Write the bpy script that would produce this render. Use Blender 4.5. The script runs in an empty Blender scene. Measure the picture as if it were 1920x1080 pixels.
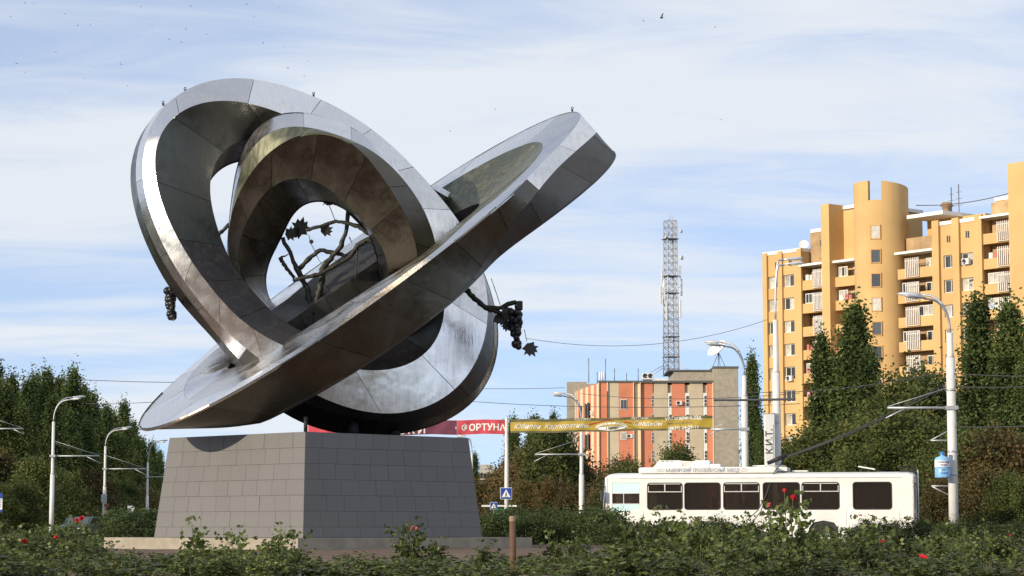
import bpy, bmesh, math, random
import numpy as np
from mathutils import Vector, Matrix

random.seed(7)
R = math.radians
scene = bpy.context.scene
COL = scene.collection

# ------------------------------------------------------------------ camera
FPX = 4240.0                 # focal length in pixels of a 1920 px wide picture
EYE = 0.85
PITCH = math.atan(448.0 / FPX)
cam_d = bpy.data.cameras.new('camera')
cam_d.sensor_width = 36.0
cam_d.lens = FPX / 1920.0 * 36.0
cam_d.clip_start = 0.5
cam_d.clip_end = 20000
cam = bpy.data.objects.new('camera', cam_d)
cam.location = (0, 0, EYE)
cam.rotation_euler = (math.pi / 2 + PITCH, 0, 0)
COL.objects.link(cam)
scene.camera = cam

# ------------------------------------------------------------------ world and sun
SUN_TO = Vector((-0.80, -0.62, 0.0)).normalized()      # horizontal direction towards the sun
SUN_EL = R(15.5)
sun_dir = Vector((SUN_TO.x * math.cos(SUN_EL), SUN_TO.y * math.cos(SUN_EL), math.sin(SUN_EL)))
world = bpy.data.worlds.new('World')
scene.world = world
world.use_nodes = True
wt = world.node_tree
wt.nodes.clear()
wo = wt.nodes.new('ShaderNodeOutputWorld')
wb = wt.nodes.new('ShaderNodeBackground')
sky = wt.nodes.new('ShaderNodeTexSky')
sky.sky_type = 'NISHITA'
sky.sun_disc = False
sky.sun_elevation = SUN_EL
sky.sun_rotation = math.atan2(SUN_TO.x, SUN_TO.y)
sky.altitude = 50
sky.air_density = 1.0
sky.dust_density = 0.6
sky.ozone_density = 1.6
wb.inputs['Strength'].default_value = 0.12
# thin streaky cirrus: noise looked up by direction on a flat cloud layer
tc = wt.nodes.new('ShaderNodeTexCoord')
sep = wt.nodes.new('ShaderNodeSeparateXYZ')
wt.links.new(tc.outputs['Generated'], sep.inputs[0])
def wmath(op, a, b=None, clamp=False):
    n = wt.nodes.new('ShaderNodeMath'); n.operation = op; n.use_clamp = clamp
    for i, v in enumerate((a, b)):
        if v is None: continue
        if isinstance(v, (int, float)): n.inputs[i].default_value = v
        else: wt.links.new(v, n.inputs[i])
    return n.outputs[0]
zc = wmath('ADD', wmath('MAXIMUM', sep.outputs['Z'], 0.0), 0.10)
cu = wmath('DIVIDE', sep.outputs['X'], zc)
cv = wmath('DIVIDE', sep.outputs['Y'], zc)
comb = wt.nodes.new('ShaderNodeCombineXYZ')
wt.links.new(cu, comb.inputs[0]); wt.links.new(cv, comb.inputs[1])
mp = wt.nodes.new('ShaderNodeMapping')
mp.inputs['Rotation'].default_value = (0, 0, R(-12))
mp.inputs['Scale'].default_value = (0.55, 1.15, 1)
mp.inputs['Location'].default_value = (3.1, 0.62, 0)
wt.links.new(comb.outputs[0], mp.inputs[0])
def wnoise(scale, detail, rough, dist):
    n = wt.nodes.new('ShaderNodeTexNoise')
    n.inputs['Scale'].default_value = scale; n.inputs['Detail'].default_value = detail
    n.inputs['Roughness'].default_value = rough; n.inputs['Distortion'].default_value = dist
    wt.links.new(mp.outputs[0], n.inputs['Vector'])
    return n.outputs['Fac']
big = wnoise(0.9, 3, 0.5, 0.3)
fine = wnoise(3.8, 8, 0.64, 0.9)
cl = wmath('ADD', wmath('MULTIPLY', big, 0.75), wmath('MULTIPLY', fine, 0.25))
cr = wt.nodes.new('ShaderNodeMapRange')
cr.inputs['From Min'].default_value = 0.40; cr.inputs['From Max'].default_value = 0.60
cr.inputs['To Min'].default_value = 0.42; cr.inputs['To Max'].default_value = 0.92
cr.interpolation_type = 'SMOOTHSTEP'
wt.links.new(cl, cr.inputs['Value'])
mixc = wt.nodes.new('ShaderNodeMixRGB')
mixc.inputs['Color2'].default_value = (7.0, 7.3, 7.65, 1)
wt.links.new(cr.outputs[0], mixc.inputs['Fac'])
sv = wt.nodes.new('ShaderNodeCombineXYZ')
wt.links.new(sep.outputs['X'], sv.inputs[0]); wt.links.new(sep.outputs['Y'], sv.inputs[1])
wt.links.new(wmath('ADD', wmath('MULTIPLY', wmath('ABSOLUTE', sep.outputs['Z']), 1.4), 0.12), sv.inputs[2])
nv = wt.nodes.new('ShaderNodeVectorMath'); nv.operation = 'NORMALIZE'
wt.links.new(sv.outputs[0], nv.inputs[0]); wt.links.new(nv.outputs[0], sky.inputs['Vector'])
skt = wt.nodes.new('ShaderNodeMixRGB'); skt.blend_type = 'MULTIPLY'; skt.inputs['Fac'].default_value = 1.0
skt.inputs['Color2'].default_value = (1.28, 1.60, 2.05, 1)
wt.links.new(sky.outputs[0], skt.inputs['Color1'])
wt.links.new(skt.outputs[0], mixc.inputs['Color1'])
wt.links.new(mixc.outputs[0], wb.inputs['Color'])
wt.links.new(wb.outputs[0], wo.inputs['Surface'])

sun_l = bpy.data.lights.new('sun', 'SUN')
sun_l.energy = 5.0
sun_l.angle = R(0.55)
sun_l.color = (1.0, 0.86, 0.66)
sun = bpy.data.objects.new('sun', sun_l)
sun.rotation_euler = sun_dir.to_track_quat('Z', 'Y').to_euler()
sun.location = (-60, -40, 60)
COL.objects.link(sun)

scene.view_settings.view_transform = 'Standard'
scene.view_settings.look = 'None'
scene.view_settings.exposure = 0.0
scene.view_settings.gamma = 1.0
scene.view_settings.use_curve_mapping = False
scene.cycles.use_denoising = True
scene.cycles.max_bounces = 8

# ------------------------------------------------------------------ helpers
_cp, _sp = math.cos(PITCH), math.sin(PITCH)
def ray(px, py):
    x = (px - 960.0); u = (540.0 - py)
    return Vector((x, FPX * _cp - u * _sp, FPX * _sp + u * _cp))
def P(px, py, d):
    """point seen at picture position (px, py) whose distance along the ground is d"""
    r = ray(px, py); t = d / r.y
    return Vector((r.x * t, d, EYE + r.z * t))
def PX(px, d):
    return (px - 960.0) * d / FPX / _cp * 0.9985
def proj(p):
    v = Vector(p) - Vector((0, 0, EYE))
    dep = v.y * _cp + v.z * _sp
    up = -v.y * _sp + v.z * _cp
    return 960 + FPX * v.x / dep, 540 - FPX * up / dep

def tag(o, label=None, cat=None, group=None, kind=None):
    if label: o['label'] = label
    if cat: o['category'] = cat
    if group: o['group'] = group
    if kind: o['kind'] = kind
    return o
def link(name, me, mat=None, parent=None, loc=None, rot=None):
    o = bpy.data.objects.new(name, me)
    if mat is not None and me is not None and len(me.materials) == 0:
        me.materials.append(mat)
    COL.objects.link(o)
    if parent is not None: o.parent = parent
    if loc is not None: o.location = loc
    if rot is not None: o.rotation_euler = rot
    return o
def empty(name, loc=(0, 0, 0), rz=0.0, **kw):
    o = bpy.data.objects.new(name, None)
    o.empty_display_size = 0.3
    COL.objects.link(o); o.location = loc; o.rotation_euler = (0, 0, rz)
    return tag(o, **kw)
def copy_tree(o, parent=None):
    c = o.copy(); COL.objects.link(c)
    if parent is not None: c.parent = parent
    for ch in o.children: copy_tree(ch, c)
    return c

class MB:
    """collects simple shapes into one mesh"""
    def __init__(self): self.v = []; self.f = []; self.sm = []
    def add(self, vs, fs, smooth=False):
        b = len(self.v); self.v += [tuple(v) for v in vs]
        self.f += [tuple(i + b for i in f) for f in fs]; self.sm += [smooth] * len(fs)
        return self
    def box(self, c, s, rot=None):
        hx, hy, hz = s[0] / 2, s[1] / 2, s[2] / 2
        vs = [Vector((x, y, z)) for z in (-hz, hz) for x, y in ((-hx, -hy), (hx, -hy), (hx, hy), (-hx, hy))]
        if rot is not None: vs = [rot @ v for v in vs]
        vs = [v + Vector(c) for v in vs]
        return self.add(vs, [(3, 2, 1, 0), (4, 5, 6, 7), (0, 1, 5, 4), (1, 2, 6, 5), (2, 3, 7, 6), (3, 0, 4, 7)])
    def bevbox(self, c, s, b=0.02):
        """box with chamfered edges"""
        bm = bmesh.new(); bmesh.ops.create_cube(bm, size=1)
        for v in bm.verts: v.co = Vector((v.co.x * s[0], v.co.y * s[1], v.co.z * s[2]))
        bmesh.ops.bevel(bm, geom=bm.edges[:], offset=b, segments=2, affect='EDGES', profile=0.6)
        bm.verts.ensure_lookup_table(); bm.verts.index_update()
        self.add([v.co + Vector(c) for v in bm.verts], [[v.index for v in f.verts] for f in bm.faces]); bm.free()
        return self
    def tube(self, pts, rad, n=8, caps=True):
        pts = [Vector(p) for p in pts]
        rads = rad if isinstance(rad, (list, tuple)) else [rad] * len(pts)
        rings = []; prev = None
        for i, p in enumerate(pts):
            a = pts[max(i - 1, 0)]; b = pts[min(i + 1, len(pts) - 1)]
            t = (b - a).normalized()
            if prev is None:
                ref = Vector((0, 0, 1)) if abs(t.z) < 0.9 else Vector((1, 0, 0))
                x = t.cross(ref).normalized()
            else:
                x = (prev - t * prev.dot(t))
                x = x.normalized() if x.length > 1e-6 else t.orthogonal().normalized()
            prev = x; y = t.cross(x)
            rings.append([p + (x * math.cos(2 * math.pi * k / n) + y * math.sin(2 * math.pi * k / n)) * rads[i] for k in range(n)])
        b0 = len(self.v)
        for r in rings: self.v += [tuple(v) for v in r]
        for i in range(len(pts) - 1):
            for k in range(n):
                a = b0 + i * n + k; b = b0 + i * n + (k + 1) % n
                self.f.append((a, b, b + n, a + n)); self.sm.append(True)
        if caps:
            self.f.append(tuple(b0 + k for k in reversed(range(n)))); self.sm.append(False)
            e = b0 + (len(pts) - 1) * n
            self.f.append(tuple(e + k for k in range(n))); self.sm.append(False)
        return self
    def prism(self, poly, y0, y1):
        """polygon in x,z extruded along y"""
        n = len(poly)
        vs = [(x, y0, z) for x, z in poly] + [(x, y1, z) for x, z in poly]
        fs = [tuple(range(n)), tuple(reversed(range(n, 2 * n)))] + [(i + n, (i + 1) % n + n, (i + 1) % n, i) for i in range(n)]
        return self.add(vs, fs)
    def lathe(self, prof, n=12, c=(0, 0, 0)):
        c = Vector(c); b0 = len(self.v)
        for r, z in prof:
            for k in range(n):
                a = 2 * math.pi * k / n
                self.v.append((c.x + r * math.cos(a), c.y + r * math.sin(a), c.z + z))
        for i in range(len(prof) - 1):
            for k in range(n):
                a = b0 + i * n + k; b = b0 + i * n + (k + 1) % n
                self.f.append((a, b, b + n, a + n)); self.sm.append(True)
        return self
    def mesh(self, name, mat=None):
        me = bpy.data.meshes.new(name)
        me.from_pydata(self.v, [], self.f); me.update()
        if any(self.sm): me.polygons.foreach_set('use_smooth', self.sm)
        if mat is not None: me.materials.append(mat)
        return me
    def build(self, name, mat=None, parent=None, loc=None, rot=None):
        return link(name, self.mesh(name, mat), None, parent, loc, rot)

# ------------------------------------------------------------------ materials
def new_mat(name):
    m = bpy.data.materials.new(name); m.use_nodes = True
    nt = m.node_tree
    return m, nt, nt.nodes['Principled BSDF']
def nd(nt, typ, **kw):
    n = nt.nodes.new(typ)
    for k, v in kw.items():
        if k in n.inputs.keys(): n.inputs[k].default_value = v
        else: setattr(n, k, v)
    return n
def ramp(nt, stops):
    n = nt.nodes.new('ShaderNodeValToRGB')
    el = n.color_ramp.elements
    while len(el) > 1: el.remove(el[-1])
    el[0].position = stops[0][0]; el[0].color = (*stops[0][1], 1)
    for p, c in stops[1:]:
        e = el.new(p); e.color = (*c, 1)
    return n
def simple_mat(name, col, rough=0.6, metal=0.0, var=0.12, scale=3.0, bump=0.0, bscale=40.0, spec=None, objvar=0.0, detail=4):
    """colour with noise wear, optional fine bump and object-to-object variation"""
    m, nt, b = new_mat(name)
    tcn = nd(nt, 'ShaderNodeTexCoord')
    no = nd(nt, 'ShaderNodeTexNoise', Scale=scale, Detail=detail, Roughness=0.6)
    nt.links.new(tcn.outputs['Object'], no.inputs['Vector'])
    lo = tuple(max(0, c * (1 - var)) for c in col); hi = tuple(min(1, c * (1 + var)) for c in col)
    rp = ramp(nt, [(0.3, lo), (0.7, hi)])
    nt.links.new(no.outputs['Fac'], rp.inputs['Fac'])
    out = rp.outputs['Color']
    if objvar > 0:
        oi = nd(nt, 'ShaderNodeObjectInfo')
        mr = nd(nt, 'ShaderNodeMapRange'); mr.inputs['To Min'].default_value = 1 - objvar; mr.inputs['To Max'].default_value = 1 + objvar
        nt.links.new(oi.outputs['Random'], mr.inputs['Value'])
        hs = nd(nt, 'ShaderNodeHueSaturation')
        nt.links.new(mr.outputs[0], hs.inputs['Value']); nt.links.new(out, hs.inputs['Color'])
        out = hs.outputs['Color']
    nt.links.new(out, b.inputs['Base Color'])
    b.inputs['Roughness'].default_value = rough; b.inputs['Metallic'].default_value = metal
    if spec is not None: b.inputs['Specular IOR Level'].default_value = spec
    if bump > 0:
        n2 = nd(nt, 'ShaderNodeTexNoise', Scale=bscale, Detail=3.0)
        nt.links.new(tcn.outputs['Object'], n2.inputs['Vector'])
        bp = nd(nt, 'ShaderNodeBump', Strength=bump, Distance=0.02)
        nt.links.new(n2.outputs['Fac'], bp.inputs['Height']); nt.links.new(bp.outputs[0], b.inputs['Normal'])
    return m
def text_mesh(txt, size=1.0, extrude=0.004, shear=0.0, align='LEFT', bold=0.0, spacing=1.0):
    cu = bpy.data.curves.new('txt', 'FONT'); cu.body = txt; cu.size = size; cu.extrude = extrude
    cu.shear = shear; cu.align_x = align; cu.offset = bold; cu.space_character = spacing; cu.resolution_u = 3
    o = bpy.data.objects.new('txt', cu); COL.objects.link(o)
    dg = bpy.context.evaluated_depsgraph_get()
    me = bpy.data.meshes.new_from_object(o.evaluated_get(dg))
    COL.objects.unlink(o); bpy.data.objects.remove(o)
    return me
# ------------------------------------------------------------------ ground, road, flower bed
BED_C = (1.0, 47.0); BED_RX, BED_RY = 46.0, 33.0; BED_Z = 0.29
def bed_h(x, y):
    r = math.hypot((x - BED_C[0]) / BED_RX, (y - BED_C[1]) / BED_RY)
    t = min(max((1.0 - r) / 0.10, 0.0), 1.0)
    return BED_Z * t * t * (3 - 2 * t)
m_soil, nt, b = new_mat('soil')
tcn = nd(nt, 'ShaderNodeTexCoord')
n1 = nd(nt, 'ShaderNodeTexNoise', Scale=0.7, Detail=6.0, Roughness=0.65)
n2 = nd(nt, 'ShaderNodeTexNoise', Scale=9.0, Detail=5.0, Roughness=0.7)
nt.links.new(tcn.outputs['Object'], n1.inputs['Vector']); nt.links.new(tcn.outputs['Object'], n2.inputs['Vector'])
mx = nd(nt, 'ShaderNodeMixRGB', Fac=0.5); nt.links.new(n1.outputs['Fac'], mx.inputs[1]); nt.links.new(n2.outputs['Fac'], mx.inputs[2])
rp = ramp(nt, [(0.3, (0.075, 0.048, 0.034)), (0.52, (0.15, 0.095, 0.066)), (0.7, (0.20, 0.14, 0.10))])
nt.links.new(mx.outputs[0], rp.inputs['Fac']); nt.links.new(rp.outputs[0], b.inputs['Base Color'])
bp = nd(nt, 'ShaderNodeBump', Strength=0.9, Distance=0.06); nt.links.new(n2.outputs['Fac'], bp.inputs['Height']); nt.links.new(bp.outputs[0], b.inputs['Normal'])
b.inputs['Roughness'].default_value = 0.95
m_asphalt = simple_mat('asphalt', (0.055, 0.055, 0.057), 0.9, var=0.25, scale=0.6, bump=0.3, bscale=60)
m_verge = simple_mat('verge_grass', (0.06, 0.075, 0.03), 0.95, var=0.5, scale=0.5, bump=0.6, bscale=12)
m_kerb = simple_mat('kerb_concrete', (0.36, 0.35, 0.33), 0.9, var=0.2, scale=2)

# far ground sheet reaching the horizon
MB().add([(-6000, -800, -0.02), (6000, -800, -0.02), (6000, 9000, -0.02), (-6000, 9000, -0.02)], [(0, 1, 2, 3)]).build('ground', m_verge)
tag(bpy.data.objects['ground'], kind='structure')
# road ring round the island
def ring_sheet(name, r0, r1, z, mat, n=120):
    vs = []; fs = []
    for i in range(n):
        a = 2 * math.pi * i / n
        for r in (r0, r1):
            vs.append((BED_C[0] + (BED_RX + r) * math.cos(a), BED_C[1] + (BED_RY + r) * math.sin(a), z))
    for i in range(n):
        j = (i + 1) % n
        fs.append((2 * i, 2 * i + 1, 2 * j + 1, 2 * j))
    return tag(MB().add(vs, fs).build(name, mat), kind='structure')
ring_sheet('road', 0.0, 16.0, 0.0, m_asphalt)
# avenue running away behind the roundabout (left background) and street on the right
def strip(name, a, b_, w, z, mat):
    a = Vector((a[0], a[1], 0)); b_ = Vector((b_[0], b_[1], 0)); d = (b_ - a).normalized(); s = Vector((-d.y, d.x, 0)) * w / 2
    return tag(MB().add([(p.x, p.y, z) for p in (a - s, b_ - s, b_ + s, a + s)], [(0, 1, 2, 3)]).build(name, mat), kind='structure')
strip('avenue', (-8, 84), (-26, 700), 15, 0.004, m_asphalt)
# kerb stones of the island
mb = MB(); n = 200
for i in range(n):
    a0 = 2 * math.pi * i / n; a1 = 2 * math.pi * (i + 0.96) / n
    q = []
    for z in (0.0, 0.14):
        for a, r in ((a0, 0.0), (a1, 0.0), (a1, -0.18), (a0, -0.18)):
            q.append((BED_C[0] + (BED_RX + r) * math.cos(a), BED_C[1] + (BED_RY + r) * math.sin(a), z))
    mb.add(q, [(0, 1, 5, 4), (1, 2, 6, 5), (2, 3, 7, 6), (3, 0, 4, 7), (4, 5, 6, 7)])
tag(mb.build('kerb', m_kerb), kind='structure')
# raised bed of bare earth
mb = MB(); NX, NY = 120, 90
for j in range(NY + 1):
    for i in range(NX + 1):
        x = BED_C[0] + BED_RX * 1.0 * (2 * i / NX - 1); y = BED_C[1] + BED_RY * (2 * j / NY - 1)
        h = bed_h(x, y)
        w = 0.035 * (math.sin(x * 2.1 + y * 1.3) + math.sin(x * 0.9 - y * 2.7) + 0.7 * math.sin(x * 5.1 + 2) * math.sin(y * 4.3))
        mb.v.append((x, y, (h + w * min(1, h * 2)) if h > 0.001 else -0.03))
for j in range(NY):
    for i in range(NX):
        a = j * (NX + 1) + i
        mb.f.append((a, a + 1, a + NX + 2, a + NX + 1)); mb.sm.append(True)
tag(mb.build('flower_bed_soil', m_soil), kind='structure')
# ------------------------------------------------------------------ monument: three steel rings
D0 = 59.0
FW = Vector((0, _cp, _sp)); RT = Vector((1, 0, 0)); UP = Vector((0, -_sp, _cp)); TV = -FW
def cvec(r, u, t): return (RT * r + UP * u + TV * t).normalized()

def steel(name, base, rough, streak=0.3, aniso=0.0, dirt=(0.10, 0.075, 0.05), dirt_amt=0.35, mott=0.0, mcol=(0.16, 0.12, 0.11), metal=1.0):
    m, nt, b = new_mat(name)
    tcn = nd(nt, 'ShaderNodeTexCoord'); geo = nd(nt, 'ShaderNodeNewGeometry'); oi = nd(nt, 'ShaderNodeObjectInfo')
    # panel to panel tone
    mr = nd(nt, 'ShaderNodeMapRange'); mr.inputs['To Min'].default_value = 0.80; mr.inputs['To Max'].default_value = 1.12
    nt.links.new(oi.outputs['Random'], mr.inputs['Value'])
    # soft blotches
    n1 = nd(nt, 'ShaderNodeTexNoise', Scale=1.3, Detail=5.0, Roughness=0.6, Distortion=0.4); nt.links.new(tcn.outputs['Object'], n1.inputs['Vector'])
    # rain streaks: noise stretched along z
    mpn = nd(nt, 'ShaderNodeMapping'); mpn.inputs['Scale'].default_value = (7, 7, 0.55)
    nt.links.new(tcn.outputs['Object'], mpn.inputs['Vector'])
    n2 = nd(nt, 'ShaderNodeTexNoise', Scale=1.0, Detail=6.0, Roughness=0.7); nt.links.new(mpn.outputs[0], n2.inputs['Vector'])
    r1 = ramp(nt, [(0.42, (0, 0, 0)), (0.72, (1, 1, 1))]); nt.links.new(n2.outputs['Fac'], r1.inputs['Fac'])
    r2 = ramp(nt, [(0.35, (0, 0, 0)), (0.75, (1, 1, 1))]); nt.links.new(n1.outputs['Fac'], r2.inputs['Fac'])
    dm = nd(nt, 'ShaderNodeMath', operation='MULTIPLY'); nt.links.new(r1.outputs[0], dm.inputs[0]); nt.links.new(r2.outputs[0], dm.inputs[1])
    dm2 = nd(nt, 'ShaderNodeMath', operation='MULTIPLY'); nt.links.new(dm.outputs[0], dm2.inputs[0]); dm2.inputs[1].default_value = dirt_amt
    hs = nd(nt, 'ShaderNodeHueSaturation'); hs.inputs['Color'].default_value = (*base, 1); nt.links.new(mr.outputs[0], hs.inputs['Value'])
    mx = nd(nt, 'ShaderNodeMixRGB'); nt.links.new(dm2.outputs[0], mx.inputs['Fac']); nt.links.new(hs.outputs[0], mx.inputs['Color1']); mx.inputs['Color2'].default_value = (*dirt, 1)
    col = mx.outputs[0]
    if mott > 0:
        n3 = nd(nt, 'ShaderNodeTexNoise', Scale=4.5, Detail=7.0, Roughness=0.75); nt.links.new(tcn.outputs['Object'], n3.inputs['Vector'])
        r3 = ramp(nt, [(0.50, (0, 0, 0)), (0.62, (1, 1, 1))]); nt.links.new(n3.outputs['Fac'], r3.inputs['Fac'])
        f = nd(nt, 'ShaderNodeMath', operation='MULTIPLY'); nt.links.new(r3.outputs[0], f.inputs[0]); f.inputs[1].default_value = mott
        mx2 = nd(nt, 'ShaderNodeMixRGB'); nt.links.new(f.outputs[0], mx2.inputs['Fac']); nt.links.new(col, mx2.inputs['Color1']); mx2.inputs['Color2'].default_value = (*mcol, 1)
        col = mx2.outputs[0]
    nt.links.new(col, b.inputs['Base Color'])
    # metal fades under the dirt
    mm = nd(nt, 'ShaderNodeMapRange'); mm.inputs['To Min'].default_value = metal; mm.inputs['To Max'].default_value = metal * 0.55
    nt.links.new(dm2.outputs[0], mm.inputs['Value']); nt.links.new(mm.outputs[0], b.inputs['Metallic'])
    rr = nd(nt, 'ShaderNodeMapRange'); rr.inputs['From Min'].default_value = 0.3; rr.inputs['From Max'].default_value = 0.7
    rr.inputs['To Min'].default_value = rough * 0.5; rr.inputs['To Max'].default_value = rough * 1.5
    nt.links.new(n1.outputs['Fac'], rr.inputs['Value']); nt.links.new(rr.outputs[0], b.inputs['Roughness'])
    # brushed, slightly oil-canned sheet
    n4 = nd(nt, 'ShaderNodeTexNoise', Scale=1.5, Detail=2.0); nt.links.new(tcn.outputs['Object'], n4.inputs['Vector'])
    mpb = nd(nt, 'ShaderNodeMapping'); mpb.inputs['Scale'].default_value = (14, 14, 1.4); nt.links.new(tcn.outputs['Object'], mpb.inputs['Vector'])
    n5 = nd(nt, 'ShaderNodeTexNoise', Scale=1.0, Detail=4.0, Roughness=0.7); nt.links.new(mpb.outputs[0], n5.inputs['Vector'])
    b1 = nd(nt, 'ShaderNodeBump', Strength=0.5, Distance=0.035); nt.links.new(n4.outputs['Fac'], b1.inputs['Height'])
    b2 = nd(nt, 'ShaderNodeBump', Strength=0.4, Distance=0.012); nt.links.new(n5.outputs['Fac'], b2.inputs['Height']); nt.links.new(b1.outputs[0], b2.inputs['Normal'])
    nt.links.new(b2.outputs[0], b.inputs['Normal'])
    return m
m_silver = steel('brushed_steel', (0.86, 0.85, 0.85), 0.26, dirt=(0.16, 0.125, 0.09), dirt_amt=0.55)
m_brown = steel('shade_brown_steel', (0.130, 0.119, 0.100), 0.29, dirt=(0.06, 0.042, 0.03), dirt_amt=0.6)  # brown of shaded, ground-reflecting faces put into the base colour
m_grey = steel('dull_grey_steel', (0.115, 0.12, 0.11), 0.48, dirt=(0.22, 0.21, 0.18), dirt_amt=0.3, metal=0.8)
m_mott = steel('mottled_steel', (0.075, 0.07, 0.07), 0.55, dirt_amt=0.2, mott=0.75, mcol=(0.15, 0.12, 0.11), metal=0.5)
m_dark = steel('shade_black_steel', (0.12, 0.115, 0.11), 0.42, dirt=(0.03, 0.028, 0.025), dirt_amt=0.5, metal=0.85)  # same steel on faces lying in shade, darkness painted into the colour
m_green = steel('streaked_shade_green_steel', (0.13, 0.135, 0.095), 0.38, dirt=(0.42, 0.41, 0.28), dirt_amt=0.75, metal=0.8)  # dark green paints the shade of faces turned from the sun
m_core = simple_mat('ring_core_dark', (0.03, 0.028, 0.026), 0.8)

def fit_loop(pts, center, n, u, v, zfun, K=4, lam=0.02, N=168, asp=None):
    """closed curve through traced picture points, laid on the ring's own plane (raised by zfun along its axis)"""
    uv = []
    for px, py in pts:
        r = ray(px, py); o = Vector((0, 0, EYE)); z = 0.0
        for _ in range(6):
            c = center + n * z
            t = (c - o).dot(n) / r.dot(n); p = o + r * t - c
            z = zfun(p.dot(u), p.dot(v))
        uv.append((p.dot(u), p.dot(v)))
    uv = np.array(uv)
    c0 = (uv.max(0) + uv.min(0)) / 2
    s = (uv.max(0) - uv.min(0)) / 2
    q = (uv - c0) / s
    ph = np.arctan2(q[:, 1], q[:, 0]); rr = np.hypot(q[:, 0], q[:, 1])
    def basis(a): return np.stack([np.ones_like(a)] + [f(k * a) for k in range(1, K + 1) for f in (np.cos, np.sin)], 1)
    A = basis(ph); W = np.diag([1e-6] + [lam * (k ** 2) for k in range(1, K + 1) for _ in (0, 1)])
    coef = np.linalg.solve(A.T @ A + W * len(pts) * 0.05, A.T @ rr)
    a = np.arange(N) * 2 * math.pi / N
    rad = basis(a) @ coef
    U = c0[0] + s[0] * rad * np.cos(a); V = c0[1] + s[1] * rad * np.sin(a)
    out = []
    for x, y in zip(U, V):
        out.append(center + u * x + v * y + n * zfun(x, y))
    return out

def ring_part(name, root, loops, strips, segs, core=m_core):
    """loops: list of closed curves forming the section; strips: material per facet between loop i and i+1"""
    N = len(loops[0]); L = len(loops)
    ctr = [sum((lp[k] for lp in loops), Vector()) / L for k in range(N)]
    base = sum(ctr, Vector()) / N
    ring = empty(name, base); ring.parent = root; ring.location = base - root.location
    # dark inner frame just below the sheets
    mb = MB()
    for lp in loops:
        for k in range(N): mb.v.append(tuple(lp[k] + (ctr[k] - lp[k]).normalized() * 0.06 - base))
    for i in range(L):
        for k in range(N):
            j = (i + 1) % L; k2 = (k + 1) % N
            mb.f.append((i * N + k, i * N + k2, j * N + k2, j * N + k)); mb.sm.append(False)
    mb.build('inner_frame', core, ring)
    for i in range(L):
        mats = strips[i]
        if mats is None: continue
        A = loops[i]; B = loops[(i + 1) % L]
        ns = segs[i] if isinstance(segs, (list, tuple)) else segs
        cuts = [int(round(N * (s + 0.35 * (i % 2)) / ns)) for s in range(ns + 1)]
        for s in range(ns):
            k0, k1 = cuts[s], cuts[s + 1]
            ks = list(range(k0, k1 + 1)); M = len(ks)
            rows = []
            # rows of points between the two edges
            for f in (0.0, 0.5, 1.0):
                row = [A[k % N].lerp(B[k % N], f) for k in ks]
                rows.append(row)
            mid = rows[1][M // 2]
            # outward direction of the facet
            e1 = rows[0][-1] - rows[0][0]; e2 = rows[2][M // 2] - rows[0][M // 2]
            nn = e1.cross(e2)
            if nn.length < 1e-6: continue
            nn.normalize()
            if nn.dot(mid - ctr[ks[M // 2] % N]) < 0: nn = -nn
            width = e2.length
            gap = 0.007
            # pull the borders in to leave a joint
            for row in rows:
                if M > 1:
                    row[0] = row[0] + (row[1] - row[0]).normalized() * gap; row[-1] = row[-1] + (row[-2] - row[-1]).normalized() * gap
            if width > 0.05:
                for c in range(M):
                    d = (rows[2][c] - rows[0][c]).normalized() * 0.004
                    rows[0][c] = rows[0][c] + d; rows[2][c] = rows[2][c] - d
            # small tilt and bulge of each sheet
            ta = [random.uniform(-0.006, 0.006) for _ in range(4)]; bul = random.uniform(-0.004, 0.008)
            V = []; F = []; S = []
            for ri, row in enumerate(rows):
                for c, p in enumerate(row):
                    fx = c / (M - 1); fy = ri / 2
                    off = (ta[0] * (1 - fx) + ta[1] * fx) * (1 - fy) + (ta[2] * (1 - fx) + ta[3] * fx) * fy + bul * (1 - (2 * fy - 1) ** 2) * math.sin(math.pi * fx)
                    V.append(p + nn * off)
            for ri in range(2):
                for c in range(M - 1):
                    F.append((ri * M + c, ri * M + c + 1, (ri + 1) * M + c + 1, (ri + 1) * M + c)); S.append(True)
            # rim of the sheet
            border = [c for c in range(M)] + [M + M - 1] + [2 * M + c for c in reversed(range(M))] + [M]
            b0 = len(V)
            for q in border: V.append(V[q].copy())
            for q in border: V.append(V[q] - nn * 0.045)
            nb = len(border)
            for q in range(nb):
                q2 = (q + 1) % nb
                F.append((b0 + q, b0 + q2, b0 + nb + q2, b0 + nb + q)); S.append(False)
            org = mid
            me = bpy.data.meshes.new('steel_panel'); me.from_pydata([tuple(p - org) for p in V], [], F); me.update()
            me.polygons.foreach_set('use_smooth', S)
            # face orientation
            if me.polygons[0].normal.dot(nn) < 0: me.flip_normals()
            mt = mats(mid) if callable(mats) else mats
            me.materials.append(mt)
            link('steel_panel', me, None, ring, org - base)
    return ring

mon = empty('monument', P(640, 812, D0), label='large brushed steel sculpture of three interlocking rings on a stone pedestal', cat='sculpture')
z_c = lambda val: (lambda x, y: val)

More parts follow.
